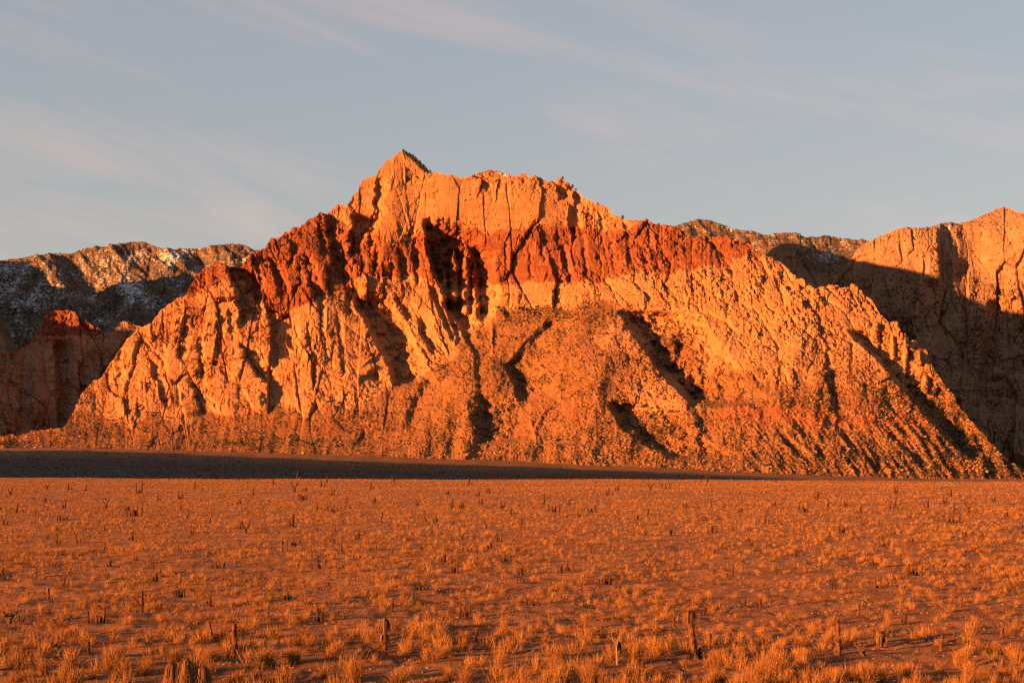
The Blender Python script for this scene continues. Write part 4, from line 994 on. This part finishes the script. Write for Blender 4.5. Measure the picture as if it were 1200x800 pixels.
# the rest: scattered at random, the nearest ones single objects
def scatter(dmin, dmax, dens):
    n = int(dens*.5*.78*(dmax**2-dmin**2))
    d = np.sqrt(rng.uniform(dmin**2, dmax**2, n)); a = rng.uniform(-.39, .39, n)
    return a*d, d
def patch(x, y): return (.40+.9*sstep(-.30, .25, fbm(x/2.2, y/3.2, 131, 3)))*(.45+.65*sstep(-.3, .2, fbm(x/11, y/17, 133, 3)))
X = []; Y = []
for (a, b_, de) in ((17.5, 48, 10.5), (48, 120, 6.2), (120, 360, 3.2)):
    x, y = scatter(a, b_, de); k = rng.random(len(x)) < patch(x, y); X.append(x[k]); Y.append(y[k])
X = np.concatenate(X); Y = np.concatenate(Y)
k = Y < crest_y(X, Y)+4
for sx, sy in STUMPS:                  # keep the burnt stumps clear of grass in front
    k &= ~((np.abs(X/Y-sx/sy)*sy < .16) & (Y < sy+.1) & (Y > sy*.93-.3))
X = X[k]; Y = Y[k]
Z = ground_z(X, Y)
H = .075+.15*rng.random(len(X))**1.6*(1+.25*fbm(X/12, Y/20, 141, 2))
# a belt of taller grass in front
H = H*(1+.55*sstep(27, 22, Y+2.0*fbm(X/3, Y/3, 142, 2)))
order = np.argsort(Y); nn = 265
infr = np.abs(X[order]/Y[order]) < .365
ind = order[infr][:nn]
for q, i in enumerate(ind):
    o = add_obj('grass_tuft', SMALL[q % 6], None, (X[i], Y[i], Z[i]), rng.uniform(0, 6.28), (H[i]*1.05, H[i]*1.05, H[i]*1.1))
    tag(o, 'small dry tuft of blond grass among the clumps of the near plain', 'grass', 'small dry grass tufts on the near plain')
rest = np.setdiff1d(order, ind)
def blades(X, Y, Z, H, nb, wid):
    n = len(X); a = rng.uniform(0, 6.283, (n, nb)); tilt = np.minimum(np.abs(rng.normal(0, .85, (n, nb))), 1.4); L = H[:, None]*rng.uniform(.5, 1.05, (n, nb))
    ox = rng.normal(0, .13, (n, nb))*H[:, None]+X[:, None]; oy = rng.normal(0, .13, (n, nb))*H[:, None]+Y[:, None]; oz = np.repeat(Z[:, None]-.02, nb, 1)
    wa = rng.uniform(0, 6.283, (n, nb)); wx = np.cos(wa)*wid*H[:, None]; wy = np.sin(wa)*wid*H[:, None]
    tip = np.stack([ox+np.cos(a)*np.sin(tilt)*L, oy+np.sin(a)*np.sin(tilt)*L, oz+np.cos(tilt)*L], -1)
    mx = (ox+tip[..., 0])/2; my = (oy+tip[..., 1])/2; mz = oz+(tip[..., 2]-oz)*.55
    V = np.stack([np.stack([ox-wx*.5, oy-wy*.5, oz], -1), np.stack([mx+wx, my+wy, mz], -1), tip, np.stack([mx-wx, my-wy, mz], -1)], 2).reshape(-1, 3)
    t = np.clip(rng.normal(.5, .20, (n, 1))-.6*(rng.random((n, 1)) < .13)+rng.normal(0, .18, (n, nb)), 0, 1)
    return V, np.repeat(t.reshape(-1), 4)
Vs = []; Ts = []
for lo, hi, nb, wid in ((0, 34, 120, .010), (34, 60, 70, .016), (60, 120, 28, .030), (120, 400, 11, .06)):
    i = rest[(Y[rest] >= lo) & (Y[rest] < hi)]
    v, t_ = blades(X[i], Y[i], Z[i], H[i], nb, wid); Vs.append(v); Ts.append(t_)
V = np.concatenate(Vs); nf = len(V)//4
me = make_mesh('dry_grass', V, np.arange(nf*4).reshape(-1, 4), MAT_GRASS, {'tint': np.concatenate(Ts)})
tag(add_obj('dry_grass', me), 'countless small dry blond grass tufts covering the plain', 'grass', kind='stuff')

# short stubble between the tufts
Vs = []; Ts = []
for a, b_, de, nb, wid in ((17.5, 60, 55, 6, .06), (60, 150, 15, 5, .12), (150, 352, 3.6, 4, .26)):
    x, y = scatter(a, b_, de); k = (y < crest_y(x, y)) & (rng.random(len(x)) < .3+.7*sstep(-.4, .3, fbm(x/5, y/8, 171, 3))); x = x[k]; y = y[k]
    v, t_ = blades(x, y, ground_z(x, y), rng.uniform(.03, .085, len(x))*(1 if a < 100 else 1.3), nb, wid*.5); Vs.append(v); Ts.append(t_)
V = np.concatenate(Vs); nf = len(V)//4
me = make_mesh('grass_stubble', V, np.arange(nf*4).reshape(-1, 4), MAT_GRASS, {'tint': np.concatenate(Ts)*.7})
tag(add_obj('grass_stubble', me), 'short dry stubble covering the soil between the tufts', 'grass', kind='stuff')

# dead low brush among the grass
x, y = scatter(19, 330, .055); k = y < crest_y(x, y); x = x[k]; y = y[k]
v, t_ = blades(x, y, ground_z(x, y), rng.uniform(.14, .34, len(x)), 46, .022)
tag(add_obj('dead_brush', make_mesh('dead_brush', v, np.arange(len(v)).reshape(-1, 4), MAT_TWIG, {'tint': t_})), 'low dark dead brush scattered between the grass tufts', 'brush', kind='stuff')

# pebbles and bits of stone between the tufts
def stones(n, dmin, dmax, s0, s1):
    d = dmin*(dmax/dmin)**rng.random(n); x = rng.uniform(-.39, .39, n)*d; z = ground_z(x, d)
    v, f = PROTOS[1]; a = rng.uniform(0, 6.28, n); sc = s0+(s1-s0)*rng.random(n)**3
    P = np.stack([(v[None, :, 0]*np.cos(a)[:, None]-v[None, :, 1]*np.sin(a)[:, None])*sc[:, None]+x[:, None], (v[None, :, 0]*np.sin(a)[:, None]+v[None, :, 1]*np.cos(a)[:, None])*sc[:, None]+d[:, None], v[None, :, 2]*.6*sc[:, None]+z[:, None]], -1)
    return P.reshape(-1, 3), (f[None]+(np.arange(n)*len(v))[:, None, None]).reshape(-1, 3)
v, f = stones(16000, 18, 110, .008, .04)
tag(add_obj('loose_stones', make_mesh('loose_stones', v, f, MAT_STONE)), 'scattered pebbles and chips of rock on the bare soil', 'gravel', kind='stuff')
# fallen twigs and straw on the ground near the front
n = 14000; d = rng.uniform(18, 48, n); x = rng.uniform(-.39, .39, n)*d; z = ground_z(x, d)+.012
a = rng.uniform(0, 6.28, n); L = rng.uniform(.03, .16, n); wd = rng.uniform(.003, .008, n)
dx, dy = np.cos(a)*L, np.sin(a)*L; lift = rng.uniform(-.01, .05, n)
V = np.stack([np.stack([x-dy/L*wd, d+dx/L*wd, z], -1), np.stack([x+dy/L*wd, d-dx/L*wd, z], -1), np.stack([x+dx, d+dy, z+lift], -1)], 1).reshape(-1, 3)
tag(add_obj('straw_litter', make_mesh('straw_litter', V, np.arange(n*3).reshape(-1, 3), MAT_GRASS, {'tint': np.repeat(rng.random(n), 3)})), 'broken straw and twigs lying between the grass clumps', 'litter', kind='stuff')

# ------------------------------------------------------------------ pines on the crest
def crest_point(px):
    c = int(np.argmin(np.abs(MPX[-1]-px))); return MP[-1, c]
def pine_parts(h, seed):
    r = random.Random(seed); tb = MB(); tube(tb, [(0, 0, -2), (0, 0, h*.5), (0, 0, h*.95)], [h*.035, h*.025, h*.008], 6, rnd=r)
    cb = MB()
    for i in range(260):
        u = r.random()**.8; zz = h*(.15+.85*u); rad = h*.30*(1-u)**.8+h*.02
        a = r.uniform(0, 6.283); q = rad*math.sqrt(r.random()); c = (q*math.cos(a), q*math.sin(a), zz)
        s_ = h*.075*r.uniform(.6, 1.5)
        P = [(c[0]+r.gauss(0, s_), c[1]+r.gauss(0, s_), c[2]+r.gauss(0, s_*.6)) for _ in range(4)]
        cb.add(P, [(0, 1, 2), (0, 2, 3), (1, 2, 3)], r.random())
    return tb, cb
proto = None
for k, (px, h) in enumerate(((472.5,10),(474,13),(476,16),(478,14),(480,18),(482,15),(484,20),(485.5,16),(487,21),(489,18),(490.5,20),(492,23),(494,19),(496,21),(498,17),(500,18),(502,13),(504,10),(671,13),(660,10),(675,9),(729,15),(700,8))):
    p = crest_point(px); tb, cb = pine_parts(h, 900+k)
    lab = 'lone dark pine on the skyline right of the summit plateau' if px == 729 else 'dark pine clinging to the steep right side of the pointed summit' if px < 600 else 'dark pine at the shaded right end of the summit plateau' if px < 690 else 'small pine on the notched crest left of the lone pine'
    t = thing('pine_tree', p[0], p[1]-3, p[2]-(1.5), lab, 'tree', 'pines along the mountain crest')
    tb.build('trunk', MAT_BARK, t); cb.build('crown', MAT_PINE, t)

# ------------------------------------------------------------------ camera, light, sky
cam = bpy.data.cameras.new('Camera'); co = bpy.data.objects.new('Camera', cam); COL.objects.link(co)
co.location = (0, 0, HC); co.rotation_euler = (R(90), 0, 0)
cam.sensor_width = 36; cam.lens = 36*F/1200
cam.shift_y = (HY-400)/1200
cam.clip_start = .5; cam.clip_end = 200000
scene.camera = co

sun = bpy.data.lights.new('Sun', 'SUN'); so = bpy.data.objects.new('Sun', sun); COL.objects.link(so)
sun.energy = 5.0; sun.angle = R(.53); sun.color = (1.0, .36, .085)
so.rotation_euler = Vector(SUN_DIR).to_track_quat('Z', 'Y').to_euler()

w = bpy.data.worlds.new('World'); scene.world = w; w.use_nodes = True
nt = w.node_tree; nt.nodes.clear(); N = NB(nt)
out = N.n('ShaderNodeOutputWorld'); bg = N.n('ShaderNodeBackground'); N.l(bg.outputs[0], out.inputs[0])
sky = N.n('ShaderNodeTexSky', sky_type='NISHITA'); sky.sun_disc = False
sky.sun_elevation = SUN_EL; sky.sun_rotation = math.pi+SUN_AZ
sky.altitude = 1200; sky.air_density = 1.0; sky.dust_density = 1.5; sky.ozone_density = 1.0
tc = N.n('ShaderNodeTexCoord').outputs['Generated']
g = N.n('ShaderNodeGamma'); g.inputs['Gamma'].default_value = .42; N.l(sky.outputs[0], g.inputs['Color'])
h0 = N.n('ShaderNodeHueSaturation'); h0.inputs['Saturation'].default_value = .75; N.l(g.outputs[0], h0.inputs['Color'])
skyc = N.mix(1.0, h0.outputs[0], SKY_TINT, 'MULTIPLY')
# thin cirrus: long streaks, sloping down to the right
m0 = N.mapping(tc, (1, 1, 1), rot=(0, R(-14), 0))
m1 = N.mapping(m0, (1.0, 1.0, 8.0))
cl = N.noise(m1, 2.6, 8, .56, .5)
cl2 = N.noise(N.mapping(m0, (1, 1, 2.5)), 2.1, 3, .5)
cf = N.math('MULTIPLY', N.ramp(cl, [(.45, 0), (.72, 1)]), N.ramp(cl2, [(.40, .05), (.58, 1)]))
sz = N.n('ShaderNodeSeparateXYZ'); N.l(tc, sz.inputs[0])
lowf = N.n('ShaderNodeMapRange'); N.l(sz.outputs[2], lowf.inputs[0]); lowf.inputs[1].default_value = .27; lowf.inputs[2].default_value = .06
skyc = N.mix(lowf.outputs[0], skyc, N.mix(1.0, skyc, (1.11, 1.0, .87), 'MULTIPLY'))
cloudc = N.mix(1.0, skyc, (1.56, 1.17, 1.02), 'MULTIPLY')
N.l(N.mix(N.math('MULTIPLY', cf, .9), skyc, cloudc), bg.inputs['Color'])
bg.inputs['Strength'].default_value = .05

scene.view_settings.view_transform = 'Standard'; scene.view_settings.look = 'None'
scene.view_settings.gamma = 1; scene.view_settings.exposure = 2.64
scene.cycles.max_bounces = 4
scene.cycles.use_denoising = False
